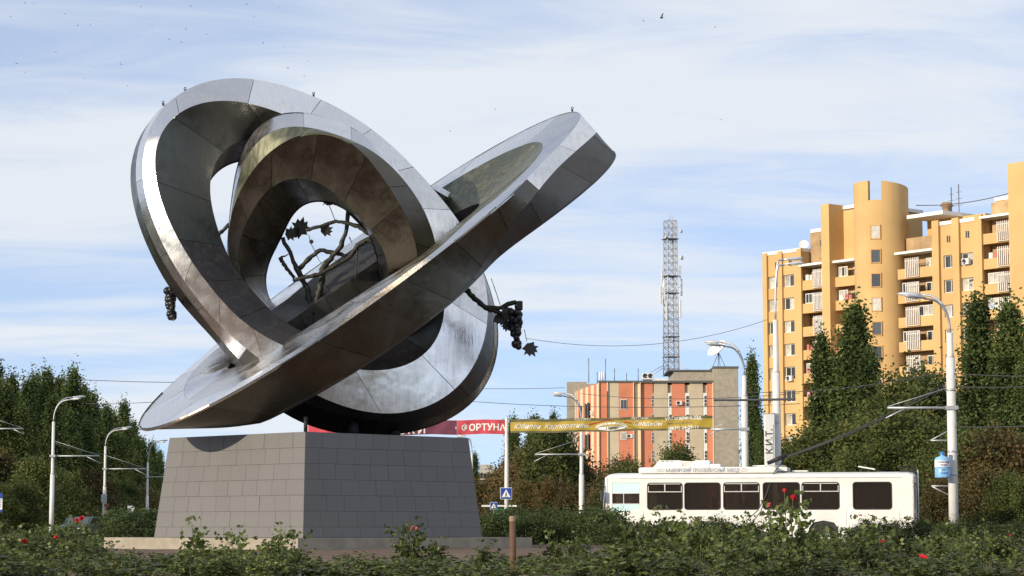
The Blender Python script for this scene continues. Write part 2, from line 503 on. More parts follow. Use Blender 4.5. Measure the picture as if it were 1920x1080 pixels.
# ring that leans, widest face to the viewer (upper left)
nA = cvec(0.30, 0.27, 0.91); uA = (RT - nA * RT.dot(nA)).normalized(); vA = nA.cross(uA)
cA = P(590, 480, D0)
As = [(268, 310), (273, 278), (280, 246), (292, 218), (311, 196), (346, 172), (369, 160), (401, 150), (438, 146), (480, 150), (535, 160), (587, 181), (627, 201), (680, 228), (709, 252), (744, 282), (779, 319), (807, 346), (832, 379), (864, 418), (890, 470), (908, 515), (912, 554), (913, 590), (911, 628), (904, 663), (885, 693), (862, 719), (830, 742), (793, 763), (758, 774), (719, 779), (683, 773), (640, 759), (598, 740), (535, 707), (473, 664), (429, 626), (395, 588), (360, 545), (334, 511), (313, 476), (290, 419), (274, 374), (268, 338)]
Ai = [(291, 304), (296, 271), (306, 246), (323, 225), (346, 205), (380, 194), (411, 188), (438, 190), (480, 197), (527, 214), (580, 236), (625, 262), (668, 292), (725, 345), (775, 405), (808, 465), (828, 530), (830, 590), (818, 635), (795, 668), (765, 684), (739, 689), (719, 692), (674, 692), (600, 676), (523, 643), (499, 632), (448, 595), (406, 551), (369, 506), (339, 453), (323, 423), (303, 380), (292, 338)]
Ah = [(395, 340), (396, 334), (403, 308), (415, 287), (438, 271), (462, 262), (510, 262), (570, 283), (630, 322), (690, 382), (730, 440), (752, 500), (762, 560), (750, 610), (720, 638), (670, 648), (615, 640), (564, 620), (536, 604), (508, 582), (490, 562), (460, 530), (440, 500), (427, 476), (413, 441), (402, 411), (397, 376)]
Ab = [(x - 14, y + 42) for x, y in Ah]
Ao = [(268, 246), (253, 281), (244, 327), (244, 355), (250, 388), (265, 434), (285, 478), (309, 522), (346, 578), (383, 620), (429, 671), (480, 726), (533, 775), (567, 797), (598, 808), (662, 812), (715, 813), (762, 812), (793, 807), (830, 794), (862, 776), (885, 753), (908, 728), (924, 696), (931, 668), (932, 626), (930, 600), (926, 572), (917, 535), (905, 500), (870, 440), (830, 390), (790, 350), (740, 300), (680, 255), (600, 205), (530, 178), (450, 168), (380, 172), (320, 196), (290, 220)]
Ar = [(265, 255), (254, 292), (252, 322), (257, 359), (266, 399), (282, 437), (297, 469), (320, 524), (360, 570), (400, 611), (440, 673), (500, 715), (560, 752), (620, 775), (690, 788), (740, 789), (804, 781), (850, 768), (883, 748), (908, 710), (922, 665), (924, 620), (920, 575), (912, 530), (890, 468), (858, 415), (820, 367), (775, 322), (709, 262), (627, 208), (540, 168), (440, 152), (370, 164), (310, 202), (285, 225)]
lA = [fit_loop(p, cA, nA, uA, vA, z_c(z), K=6, lam=0.004) for p, z in ((Ao, -0.75), (Ar, -0.15), (As, 0.30), (Ai, 0.55), (Ah, -0.25), (Ab, -0.95))]
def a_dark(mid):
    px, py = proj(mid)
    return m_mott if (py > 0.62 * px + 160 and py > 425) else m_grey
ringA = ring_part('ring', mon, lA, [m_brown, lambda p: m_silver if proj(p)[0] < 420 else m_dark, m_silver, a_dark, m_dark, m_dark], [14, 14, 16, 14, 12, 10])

# upright inner ring
nB = cvec(-0.16, -0.30, 0.94); uB = (RT - nB * RT.dot(nB)).normalized(); vB = nB.cross(uB)
cB = P(625, 480, D0 + 0.2)
low = [(806, 640), (787, 714), (750, 752), (700, 768), (640, 765), (570, 730), (510, 670), (455, 590)]
Bo = [(424, 469), (426, 441), (432, 411), (435, 388), (439, 342), (444, 310), (455, 277), (474, 247), (499, 226), (529, 215), (560, 211), (592, 212), (627, 223), (661, 240), (680, 252), (709, 277), (737, 307), (760, 338), (779, 364), (793, 387), (803, 412), (815, 457), (822, 520), (822, 590)] + low
Bf1 = [(425, 469), (428, 441), (434, 411), (440, 372), (453, 310), (476, 273), (499, 254), (534, 241), (569, 239), (597, 241), (638, 254), (661, 263), (680, 275), (709, 291), (733, 312), (760, 341), (779, 365), (793, 388), (803, 413), (815, 458), (823, 520), (823, 590)] + low
Bf2 = [(426, 470), (430, 430), (435, 402), (451, 351), (465, 335), (490, 303), (518, 275), (546, 259), (569, 252), (601, 251), (634, 256), (654, 263), (675, 282), (698, 310), (721, 340), (742, 370), (756, 395), (770, 426), (779, 466), (784, 530), (772, 600), (760, 633), (742, 680), (715, 715), (670, 730), (610, 715), (550, 670), (490, 610), (450, 550)]
Bh = [(446, 490), (449, 473), (457, 434), (468, 406), (483, 379), (506, 354), (530, 341), (553, 335), (578, 337), (601, 345), (624, 361), (643, 377), (662, 396), (694, 431), (711, 456), (723, 484), (729, 515), (728, 560), (715, 610), (690, 645), (650, 660), (600, 650), (550, 620), (505, 580), (470, 540)]
Bb = [(500, 545), (503, 510), (510, 480), (524, 454), (536, 431), (549, 406), (568, 385), (587, 380), (606, 379), (627, 384), (645, 392), (662, 402), (680, 425), (698, 455), (708, 490), (710, 530), (700, 570), (680, 600), (650, 615), (610, 615), (560, 600), (520, 578)]
lB = [fit_loop(p, cB, nB, uB, vB, z_c(z), K=6, lam=0.004) for p, z in ((Bo, -0.65), (Bf1, 0.05), (Bf2, 0.40), (Bh, 0.30), (Bb, -0.65))]
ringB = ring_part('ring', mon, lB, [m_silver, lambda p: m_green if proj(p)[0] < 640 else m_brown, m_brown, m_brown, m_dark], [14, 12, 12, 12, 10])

# great tilted disc ring
uC = cvec(0.86, 0.51, 0.0); mC = cvec(-0.51, 0.86, 0.0); sC = 0.29
nC = (mC * math.sqrt(1 - sC * sC) + TV * sC).normalized(); vC = nC.cross(uC)
cC = P(670, 508, D0)
C1 = [(257, 803), (262, 808), (279, 810), (318, 793), (357, 775), (395, 759), (434, 739), (473, 718), (523, 687), (576, 654), (619, 624), (654, 600), (680, 581), (726, 549), (773, 516), (819, 479), (865, 442), (900, 413), (944, 379), (993, 328), (1039, 284), (1071, 245), (1084, 218), (1078, 207), (1067, 208), (1030, 222), (992, 239), (946, 263), (900, 290), (858, 316), (811, 346), (740, 393), (681, 435), (642, 466), (596, 499), (541, 535), (470, 592), (405, 647), (357, 686), (318, 723), (289, 754), (266, 785)]
C1b = [(342, 737), (343, 744), (357, 749), (376, 745), (405, 737), (441, 722), (500, 690), (560, 653), (620, 612), (680, 570), (726, 537), (773, 503), (819, 467), (865, 427), (900, 394), (946, 356), (993, 314), (1009, 293), (1016, 279), (1011, 271), (1000, 269), (969, 276), (935, 291), (900, 308), (862, 333), (832, 350), (760, 398), (688, 447), (649, 475), (577, 530), (549, 551), (480, 603), (409, 651), (386, 672), (366, 696), (349, 721)]
Ch = [(433, 679), (437, 687), (452, 685), (480, 670), (523, 644), (564, 621), (602, 600), (642, 570), (680, 551), (726, 519), (773, 488), (814, 459), (850, 428), (880, 402), (888, 392), (878, 388), (840, 405), (780, 442), (700, 495), (620, 550), (540, 605), (478, 647)]
Cd = [(380, 815), (421, 816), (470, 805), (502, 792), (534, 775), (555, 764), (598, 739), (640, 714), (672, 692), (720, 656), (761, 630), (800, 600), (837, 572), (874, 542), (911, 512), (930, 498), (970, 466), (1011, 430), (1045, 395), (1080, 356), (1131, 298), (1139, 281), (1131, 268), (1100, 278), (1040, 310), (960, 360), (880, 412), (800, 465), (720, 520), (640, 575), (560, 632), (480, 695), (420, 745), (380, 785)]
C2 = [(320, 806), (380, 800), (421, 790), (480, 772), (534, 748), (598, 716), (672, 672), (720, 641), (761, 612), (800, 584), (837, 560), (874, 533), (902, 507), (930, 479), (979, 430), (1021, 378), (1062, 324), (1085, 287), (1098, 250), (1096, 230), (1080, 228), (1030, 246), (960, 283), (880, 330), (800, 385), (720, 440), (640, 498), (560, 560), (480, 628), (400, 700), (340, 765)]
def taper(depth):
    return lambda x, y: -depth * min(1.0, max(0.02, (x + 7.2) / 3.4)) ** 0.8
lC = [fit_loop(C1, cC, nC, uC, vC, z_c(0.0), K=6, lam=0.004),
      fit_loop(C1b, cC, nC, uC, vC, z_c(0.06), K=6, lam=0.004),
      fit_loop(Ch, cC, nC, uC, vC, z_c(-0.35), K=4, lam=0.02),
      None,
      fit_loop(Cd, cC, nC, uC, vC, taper(1.25), K=3, lam=0.012),
      None]
# ridge on the outer wall: low on the near side, climbing towards the raised tip
lC[5] = []
for k, (p, q) in enumerate(zip(lC[0], lC[4])):
    a = 2 * math.pi * k / len(lC[0]); c = max(0.0, math.cos(a)) ** 3
    f = 0.94 - 0.66 * c
    lC[5].append(p.lerp(q, f) + (p - cC).normalized() * 0.05 * c)
lC[3] = [p - nC * 0.75 for p in lC[2]]
def c_funnel(p):  # one steel funnel; dark and green tones paint shade on its far and right parts
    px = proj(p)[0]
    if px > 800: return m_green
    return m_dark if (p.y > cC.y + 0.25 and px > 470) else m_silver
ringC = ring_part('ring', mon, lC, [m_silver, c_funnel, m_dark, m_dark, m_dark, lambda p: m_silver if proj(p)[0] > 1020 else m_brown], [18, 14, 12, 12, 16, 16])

# lifting lugs along the upper edges
m_iron = simple_mat('black_iron', (0.03, 0.03, 0.032), 0.6, metal=0.6)
for px, py, dd in ((306, 197, -0.2), (347, 171, 0.3), (588, 180, 1.2), (1073, 208, 0.0)):
    p = P(px, py, D0 + dd) - mon.location
    mb = MB().box((0, 0, 0.02), (0.05, 0.04, 0.07))
    mb.tube([(0.03 * math.sin(a), 0, 0.075 + 0.03 * math.cos(a)) for a in [k * math.pi / 5 for k in range(11)]], 0.010, 5, False)
    mb.build('lifting_lug', m_iron, mon, p)
# bracket that ties the leaning ring to the disc
p0 = P(828, 362, D0 + 1.6) - mon.location
MB().bevbox((0, 0, 0), (0.50, 0.9, 0.16), 0.02).build('bracket', m_silver, mon, p0, (0, R(30), 0))

# ------------------------------------------------------------------ pedestal
m_granite = simple_mat('grey_granite_tile', (0.138, 0.133, 0.130), 0.55, var=0.11, scale=28, bump=0.12, bscale=160, objvar=0.04, detail=6)
m_grout = simple_mat('tile_joint', (0.085, 0.08, 0.076), 0.95)
m_plinth = simple_mat('plastered_concrete', (0.30, 0.265, 0.21), 0.92, var=0.18, scale=3.0, bump=0.3, bscale=30)
PC = Vector((-5.03, 59.0)); Z0 = EYE - 19 * 59 / FPX; Z1 = EYE + 178 * 55 / FPX
HB, HT = 4.25, 3.89
ped = empty('pedestal', (PC.x, PC.y, Z0), label='tapered square pedestal clad in grey granite tiles under the steel rings', cat='pedestal')
dirs = [Vector((0, -1)), Vector((1, 0)), Vector((0, 1)), Vector((-1, 0))]
H = Z1 - Z0
def pc(i, t, inset=0.0):
    h = HB + (HT - HB) * t - inset
    d = dirs[i % 4]
    return Vector((d.x * h, d.y * h, H * t))
mb = MB()
for i in range(4):
    a, b_, c, d = pc(i, 0, 0.03), pc(i + 1, 0, 0.03), pc(i + 1, 0.997, 0.03), pc(i, 0.997, 0.03)
    mb.add([a, b_, c, d], [(0, 1, 2, 3)])
mb.add([pc(i, 0.997, 0.02) for i in range(4)], [(0, 1, 2, 3)])
mb.build('core', m_grout, ped)
ROWH = 0.385 / H
random.seed(11)
for i in range(4):
    e = (pc(i + 1, 0) - pc(i, 0)); nrm = e.cross(pc(i, 1) - pc(i, 0)).normalized()
    if nrm.dot(pc(i, 0) + pc(i + 1, 0)) < 0: nrm = -nrm
    t1 = 1.0; r = 0
    while t1 > 0.001:
        t0 = max(0.0, t1 - ROWH); ncol = 10
        sh = random.uniform(-0.25, 0.25) / ncol
        edges = [0.0] + [k / ncol + sh + random.uniform(-0.004, 0.004) for k in range(1, ncol)] + [1.0]
        for k in range(ncol):
            g = 0.0006; gt = 0.0012
            f0, f1 = edges[k] + (g if k else 0), edges[k + 1] - (g if k < ncol - 1 else 0)
            if f1 - f0 < 0.01: continue
            def pt(f, t): return pc(i, t).lerp(pc(i + 1, t), f)
            q = [pt(f0, t0 + gt), pt(f1, t0 + gt), pt(f1, t1 - gt), pt(f0, t1 - gt)]
            off = random.uniform(-0.003, 0.003)
            tl = [random.uniform(-0.0015, 0.0015) for _ in range(4)]
            q = [p + nrm * (off + tt) for p, tt in zip(q, tl)]
            c = sum(q, Vector()) / 4
            vs = [p - c for p in q] + [p - c - nrm * 0.03 for p in q]
            fs = [(0, 1, 2, 3), (0, 4, 5, 1), (1, 5, 6, 2), (2, 6, 7, 3), (3, 7, 4, 0)]
            MB().add(vs, fs).build('granite_tile', m_granite, ped, c)
        t1 = t0; r += 1
# low plinth slab
zb = BED_Z - 0.1
mb = MB(); hp = 5.55
vs = [(d.x * hp, d.y * hp, 0) for d in dirs] + [(d.x * hp, d.y * hp, Z0 - 0.006 - zb) for d in dirs]
mb.add(vs, [(4, 5, 6, 7)] + [(i, (i + 1) % 4, (i + 1) % 4 + 4, i + 4) for i in range(4)])
tag(mb.build('plinth', m_plinth, None, (PC.x, PC.y, zb)), label='low cream plastered concrete slab under the granite pedestal', cat='plinth')
# stub posts between rings and pedestal
for px, dd in ((573, -2.6), (662, 0.0), (740, 0.6)):
    q = P(px, 812, D0 + dd); q.z = Z1
    MB().tube([(0, 0, -0.01), (0, 0, 0.42)], 0.05 if px == 573 else 0.16, 10).build('support_post', m_iron, mon, q - mon.location)

# ------------------------------------------------------------------ bronze vine with leaves and grapes
m_bark = simple_mat('vine_bronze', (0.030, 0.030, 0.023), 0.55, metal=0.45, var=0.6, scale=9, bump=0.8, bscale=25)
m_leaf = simple_mat('leaf_bronze', (0.03, 0.03, 0.028), 0.55, metal=0.4, var=0.4, scale=20)
m_grape = simple_mat('grape_dark_bronze', (0.022, 0.022, 0.026), 0.3, metal=0.5, var=0.3)
DV = D0 + 0.9
def branch(pts, r0, r1, dz=0.0, name='vine_branch'):
    r0 *= 0.78; r1 *= 0.78
    wp = [P(x, y, DV + (d if len(q) > 2 else 0) + dz) for q in pts for x, y, d in [(*q, 0)[:3] if len(q) == 2 else q]]
    # resample with gnarled wobble
    out = []; rad = []
    n = len(wp)
    for i in range(n - 1):
        for s in range(4):
            f = s / 4; p = wp[i].lerp(wp[i + 1], f)
            out.append(p + Vector((random.uniform(-1, 1), random.uniform(-1, 1), random.uniform(-1, 1))) * r0 * 0.22)
            tt = (i + f) / (n - 1); rad.append((r0 + (r1 - r0) * tt) * random.uniform(0.85, 1.18))
    out.append(wp[-1]); rad.append(r1)
    o = wp[0]
    return MB().tube([p - o for p in out], rad, 8).build(name, m_bark, mon, o - mon.location)
random.seed(5)
trunk = branch([(582, 640), (582, 611), (582, 577), (579, 551), (570, 528), (560, 510), (547, 482), (530, 445)], 0.13, 0.07)
branch([(583, 590), (596, 556), (603, 530), (605, 505), (619, 486), (640, 461), (650, 431), (654, 390)], 0.12, 0.07)
branch([(549, 526), (577, 519), (603, 513), (630, 497), (656, 482), (670, 461), (690, 449), (712, 458)], 0.06, 0.10, -0.25)
branch([(561, 503), (580, 484), (600, 469), (628, 474), (651, 480)], 0.08, 0.07, 0.1)
branch([(573, 432), (600, 425), (630, 415), (650, 418), (672, 424), (688, 436), (712, 446), (735, 455)], 0.055, 0.085, -0.3)
branch([(526, 482), (530, 492), (538, 503), (552, 521)], 0.07, 0.06)
branch([(526, 482), (535, 480), (541, 476)], 0.03, 0.02)
branch([(655, 445), (660, 455)], 0.02, 0.01, 0.1)
branch([(670, 470), (668, 500), (665, 530)], 0.03, 0.012, -0.3)
branch([(405, 445), (415, 435), (428, 422), (440, 415)], 0.07, 0.06, 0.6)
bR = branch([(850, 520, -1.1), (873, 543, -1.3), (890, 561, -1.3), (912, 578, -1.3), (940, 576, -1.3), (968, 566, -1.3)], 0.11, 0.07)
branch([(912, 578, -1.3), (928, 583, -1.3), (941, 588, -1.3)], 0.08, 0.07)
branch([(921, 522, -1.3), (929, 545, -1.3), (938, 572, -1.3)], 0.012, 0.012)
branch([(983, 618, -1.3), (988, 640, -1.3)], 0.012, 0.01)
branch([(606, 385), (612, 372), (628, 412)], 0.012, 0.012, -0.2)
branch([(579, 440), (582, 455), (590, 470), (598, 488), (605, 496)], 0.012, 0.008, -0.2)
def vine_leaf(px, py, size, ang, tilt, dd=0.0):
    prof = [(0, -0.5), (0.2, -0.42), (0.5, -0.35), (0.36, -0.12), (0.6, 0.1), (0.36, 0.12), (0.3, 0.42), (0.14, 0.30), (0, 0.62)]
    poly = prof + [(-x, z) for x, z in reversed(prof[1:-1])]
    vs = [(x * size, 0.12 * size * (abs(x) - 0.2), z * size) for x, z in poly]; n = len(vs)
    vs2 = [(x, y + 0.012, z) for x, y, z in vs]
    mb = MB(); mb.add(vs + [(0, -0.02 * size, 0)] + vs2 + [(0, 0.012 - 0.02 * size, 0)],
        [(i, (i + 1) % n, n) for i in range(n)] + [((i + 1) % n + n + 1, i + n + 1, 2 * n + 1) for i in range(n)] + [(i, i + n + 1, (i + 1) % n + n + 1, (i + 1) % n) for i in range(n)])
    mb.build('vine_leaf', m_leaf, mon, P(px, py, DV + dd) - mon.location, (R(tilt), R(ang), R(tilt * 0.7)))
vine_leaf(564, 425, 0.46, 15, 10); vine_leaf(546, 438, 0.34, 80, 30); vine_leaf(560, 436, 0.3, -70, 35)
vine_leaf(612, 431, 0.34, 60, 55); vine_leaf(619, 379, 0.30, 5, 60); vine_leaf(584, 453, 0.12, 0, 20)
vine_leaf(995, 655, 0.38, 150, 15, -1.3); vine_leaf(945, 602, 0.36, 185, 30, -1.3); vine_leaf(936, 598, 0.3, 120, 40, -1.3)
vine_leaf(952, 586, 0.34, 80, 20, -1.4); vine_leaf(975, 583, 0.34, -60, 50, -1.4); vine_leaf(950, 612, 0.26, 190, 10, -1.3)
def grapes(px, py0, py1, wpx, dd, seed):
    random.seed(seed)
    top = P(px, py0, DV + dd); bot = P(px + 3, py1, DV + dd); w = wpx * DV / FPX / 2
    g = empty('grape_bunch', top); g.parent = mon; g.location = top - mon.location
    bm = bmesh.new(); bmesh.ops.create_icosphere(bm, subdivisions=2, radius=0.092)
    me = bpy.data.meshes.new('grape'); bm.to_mesh(me); bm.free(); me.materials.append(m_grape)
    me.polygons.foreach_set('use_smooth', [True] * len(me.polygons))
    n = 9
    for i in range(n):
        f = i / (n - 1); c = top.lerp(bot, f); ww = w * (1.0 - 0.62 * f)
        m = max(2, int(5 - 3 * f))
        for k in range(m):
            a = 2 * math.pi * (k / m + 0.37 * i)
            o = link('grape', me, None, g, c + Vector((math.cos(a) * ww * 0.72, math.sin(a) * ww * 0.72, random.uniform(-0.04, 0.04))) - top)
            s = random.uniform(0.85, 1.15); o.scale = (s, s, s)
    MB().tube([(0, 0, 0.25), (0.02, 0, 0)], 0.025, 6).build('stem', m_bark, g)
grapes(319, 543, 596, 18, -1.2, 3)
grapes(966, 588, 650, 24, -1.4, 4)
MB().bevbox((0, 0, 0), (0.17, 0.17, 0.24), 0.03).build('stem_knot', m_leaf, mon, P(974, 573, DV - 1.4) - mon.location)
# ------------------------------------------------------------------ trees and bushes
def leaf_mat(name, stops, rough=0.6, trans=0.35, nscale=0.35, objvar=0.18):
    """foliage colour: clump noise plus leaf-to-leaf change"""
    m, nt, b = new_mat(name)
    tcn = nd(nt, 'ShaderNodeTexCoord'); oi = nd(nt, 'ShaderNodeObjectInfo'); geo = nd(nt, 'ShaderNodeNewGeometry')
    ad = nd(nt, 'ShaderNodeVectorMath', operation='ADD'); nt.links.new(tcn.outputs['Object'], ad.inputs[0]); nt.links.new(oi.outputs['Location'], ad.inputs[1])
    n1 = nd(nt, 'ShaderNodeTexNoise', Scale=nscale, Detail=3.0); nt.links.new(ad.outputs[0], n1.inputs['Vector'])
    mxv = nd(nt, 'ShaderNodeMath', operation='MULTIPLY_ADD'); nt.links.new(geo.outputs['Random Per Island'], mxv.inputs[0]); mxv.inputs[1].default_value = 0.45
    sb = nd(nt, 'ShaderNodeMath', operation='SUBTRACT'); nt.links.new(n1.outputs['Fac'], sb.inputs[0]); sb.inputs[1].default_value = 0.22
    nt.links.new(sb.outputs[0], mxv.inputs[2])
    rp = ramp(nt, stops); nt.links.new(mxv.outputs[0], rp.inputs['Fac'])
    mr = nd(nt, 'ShaderNodeMapRange'); mr.inputs['To Min'].default_value = 1 - objvar; mr.inputs['To Max'].default_value = 1 + objvar
    nt.links.new(oi.outputs['Random'], mr.inputs['Value'])
    hs = nd(nt, 'ShaderNodeHueSaturation'); nt.links.new(mr.outputs[0], hs.inputs['Value']); nt.links.new(rp.outputs[0], hs.inputs['Color'])
    nt.links.new(hs.outputs[0], b.inputs['Base Color'])
    b.inputs['Roughness'].default_value = rough
    b.inputs['Specular IOR Level'].default_value = 0.25
    if trans > 0:
        tr = nd(nt, 'ShaderNodeBsdfTranslucent'); nt.links.new(hs.outputs[0], tr.inputs['Color'])
        ms = nd(nt, 'ShaderNodeMixShader', Fac=trans); nt.links.new(b.outputs[0], ms.inputs[1]); nt.links.new(tr.outputs[0], ms.inputs[2])
        nt.links.new(ms.outputs[0], nt.nodes['Material Output'].inputs['Surface'])
    return m
m_poplar = leaf_mat('poplar_leaves', [(0.15, (0.034, 0.056, 0.019)), (0.5, (0.078, 0.116, 0.034)), (0.85, (0.147, 0.178, 0.054))])
m_green = leaf_mat('green_tree_leaves', [(0.15, (0.038, 0.057, 0.019)), (0.5, (0.088, 0.115, 0.030)), (0.85, (0.176, 0.169, 0.047))])
m_autumn = leaf_mat('autumn_leaves', [(0.12, (0.040, 0.050, 0.019)), (0.42, (0.088, 0.083, 0.030)), (0.66, (0.144, 0.098, 0.037)), (0.9, (0.206, 0.115, 0.048))])
m_shrub = leaf_mat('dark_shrub_leaves', [(0.15, (0.024, 0.041, 0.016)), (0.5, (0.057, 0.086, 0.027)), (0.85, (0.115, 0.142, 0.043))])
m_rose_leaf = leaf_mat('rose_leaves', [(0.08, (0.060, 0.039, 0.020)), (0.28, (0.058, 0.076, 0.022)), (0.60, (0.105, 0.138, 0.037)), (0.80, (0.160, 0.188, 0.056)), (0.95, (0.300, 0.291, 0.092))], rough=0.40, nscale=1.6, objvar=0.25, trans=0.3)
m_bark2 = simple_mat('tree_bark', (0.10, 0.085, 0.065), 0.95, var=0.4, scale=4, bump=0.6, bscale=12)
m_stem = simple_mat('rose_stem', (0.075, 0.085, 0.035), 0.7, var=0.4, scale=6)
rng = np.random.default_rng(42)

def leaf_cards(cent, size, rng, up=0.3, fold=0.25):
    """many small folded leaf faces: each two quads bent on the midrib"""
    n = len(cent)
    d = rng.normal(size=(n, 3)); d[:, 2] = d[:, 2] * 0.7 + up; d /= np.linalg.norm(d, axis=1)[:, None]
    e = rng.normal(size=(n, 3)); e -= d * (e * d).sum(1)[:, None]; e /= np.linalg.norm(e, axis=1)[:, None]
    nr = np.cross(d, e)
    s = size * rng.uniform(0.65, 1.3, n)[:, None]
    a = cent - d * s * 0.5; c = cent + d * s * 0.55
    w = s * 0.36
    l = cent + e * w + nr * s * fold * 0.5; r = cent - e * w + nr * s * fold * 0.5
    V = np.stack([a, l, c, r], 1).reshape(-1, 3)
    idx = np.arange(n) * 4
    F = np.concatenate([np.stack([idx, idx + 1, idx + 2], 1), np.stack([idx, idx + 2, idx + 3], 1)], 0)
    return V, F
def cards_mesh(name, cent, size, mat, rng, up=0.3):
    V, F = leaf_cards(cent, size, rng, up)
    me = bpy.data.meshes.new(name)
    me.vertices.add(len(V)); me.vertices.foreach_set('co', V.astype(np.float32).ravel())
    me.loops.add(len(F) * 3); me.loops.foreach_set('vertex_index', F.astype(np.int32).ravel())
    me.polygons.add(len(F)); me.polygons.foreach_set('loop_start', np.arange(0, len(F) * 3, 3, dtype=np.int32))
    me.update(calc_edges=True); me.validate()
    me.materials.append(mat)
    return me
def crown_points(H, rfun, zlo, nclump, per, csize, rng, rise=0.6):
    """clumps of leaves strung along limbs that leave the trunk"""
    pts = []; limbs = []; ph = rng.uniform(0, 6.28, 3)
    for i in range(nclump):
        z = zlo + (H - zlo) * (i + rng.uniform(0, 1)) / nclump
        t = (z - zlo) / (H - zlo)
        a = rng.uniform(0, 2 * math.pi); rad = rfun(t) * math.sqrt(rng.uniform(0.12, 1.0)) * rng.uniform(0.75, 1.2)
        rad *= 1.0 + 0.30 * math.sin(2.1 * z * 16 / H + ph[0] + 2.2 * math.sin(a + ph[1])) + 0.12 * math.sin(5 * a + ph[2])
        c = np.array([math.cos(a) * rad, math.sin(a) * rad, z])
        st = np.array([0, 0, max(zlo * 0.6, z - rad * rise * 2.0 - 0.4)])
        limbs.append((st, c))
        cs = csize * rng.uniform(0.6, 1.35)
        p = rng.normal(size=(per, 3)) * np.array([cs, cs, cs * (0.8 + rise)]) * 0.5
        pts.append(c + p)
    return np.concatenate(pts), limbs
def trunk_mesh(H, r, limbs, rng, nl=26):
    mb = MB(); k = 7
    pts = [Vector((math.sin(i * 1.7) * r * 0.6 * i / k, math.cos(i * 2.1) * r * 0.6 * i / k, H * 0.92 * i / k)) for i in range(k + 1)]
    mb.tube(pts, [r * (1 - 0.85 * i / k) for i in range(k + 1)], 7)
    sel = rng.permutation(len(limbs))[:nl]
    for i in sel:
        a, b = limbs[i]
        m = (a + b) / 2 + rng.normal(size=3) * 0.1
        mb.tube([tuple(a), tuple(m), tuple(b)], [r * 0.3, r * 0.2, r * 0.08], 5, False)
    return mb.mesh('trunk', m_bark2)

def tree_kind(name, H, rfun, zlo, nclump, per, csize, leaf, mat, trunk_r, rise=0.6):
    pts, limbs = crown_points(H, rfun, zlo, nclump, per, csize, rng, rise)
    return dict(H=H, crown=cards_mesh(name + '_crown', pts, leaf, mat, rng), trunk=trunk_mesh(H, trunk_r, limbs, rng))
pop_r = lambda t: 1.85 * ((1 - t) ** 0.72) * min(1.0, (t + 0.10) / 0.28) ** 0.5 + 0.05
poplars = [tree_kind('poplar', 16, pop_r, 1.0, 300, 74, 0.62, 0.235, m_poplar, 0.22, 1.1) for _ in range(4)]
rnd_r = lambda t: 2.6 * math.sin(math.pi * (0.15 + 0.80 * t)) ** 0.7
greens = [tree_kind('green', 8, rnd_r, 0.8, 190, 74, 0.85, 0.22, m_green, 0.16, 0.3) for _ in range(2)]
autumns = [tree_kind('autumn', 6.5, lambda t: 2.5 * math.sin(math.pi * (0.22 + 0.72 * t)) ** 0.6, 0.3, 190, 72, 0.72, 0.20, m_autumn, 0.12, 0.4) for _ in range(3)]
shrubs = [tree_kind('shrub', 1.5, lambda t: 0.95 * math.sin(math.pi * (0.30 + 0.62 * t)) ** 0.6, 0.05, 70, 46, 0.36, 0.10, m_shrub, 0.04, 0.3) for _ in range(3)]
def plant(kind, name, px, ytop, d, w=1.0, z=0.0, rot=None, **kw):
    """stand a tree so that its top reaches picture height ytop"""
    x = (px - 960) * d / FPX
    h = EYE + (988 - ytop) * d / FPX - z
    s = h / (kind['H'] * 1.055)
    t = empty(name, (x, d, z), rot if rot is not None else random.uniform(0, 6.28), **kw)
    t.scale = (s * w, s * w, s)
    link('crown', kind['crown'], None, t); link('trunk', kind['trunk'], None, t)
    return t
random.seed(21)
# avenue of poplars on the left
g = 'poplars along the avenue at left'
lab = 'tall dark poplar in the dense row at the left edge'
for px, yt, d, w in ((-12, 672, 150, 1.15), (22, 705, 165, 1.1), (50, 712, 158, 1.0), (66, 700, 172, 1.05), (88, 692, 168, 1.0), (112, 706, 180, 1.1), (137, 690, 176, 1.0), (155, 722, 188, 1.05), (172, 735, 195, 1.1), (8, 720, 140, 1.2), (98, 745, 150, 1.2), (40, 760, 140, 1.3), (130, 770, 160, 1.3), (165, 790, 172, 1.3)):
    plant(random.choice(poplars), 'poplar_tree', px, yt, d + 75, w, label=lab, cat='tree', group=g)
lab = 'farther poplar in the receding row right of the tallest left trees'
for px, yt, d, w in ((198, 758, 215, 1.0), (212, 770, 225, 1.0), (232, 752, 230, 0.95), (250, 790, 245, 1.1), (268, 822, 260, 1.1), (285, 828, 270, 1.1), (300, 845, 290, 1.1), (185, 800, 200, 1.3), (222, 815, 215, 1.3), (255, 850, 235, 1.3)):
    plant(random.choice(poplars), 'poplar_tree', px, yt, d + 70, w, label=lab, cat='tree', group='farther poplars of the left row')
# brown and green undergrowth below the left poplars
lab = 'low bushy tree under the left poplars'
for px, yt, d, w in ((-10, 850, 128, 1.2), (30, 868, 132, 1.2), (66, 862, 126, 1.1), (100, 880, 140, 1.2), (135, 890, 146, 1.2), (170, 885, 160, 1.2), (205, 900, 170, 1.2), (240, 905, 185, 1.2), (270, 915, 200, 1.2), (295, 925, 215, 1.2), (50, 905, 120, 1.2), (5, 910, 118, 1.2)):
    plant(random.choice(autumns[:1] + greens), 'bushy_tree', px, yt, d + 62 + max(0, px - 120) * 0.22, w, label=lab, cat='tree', group='bushy trees under the left poplars')
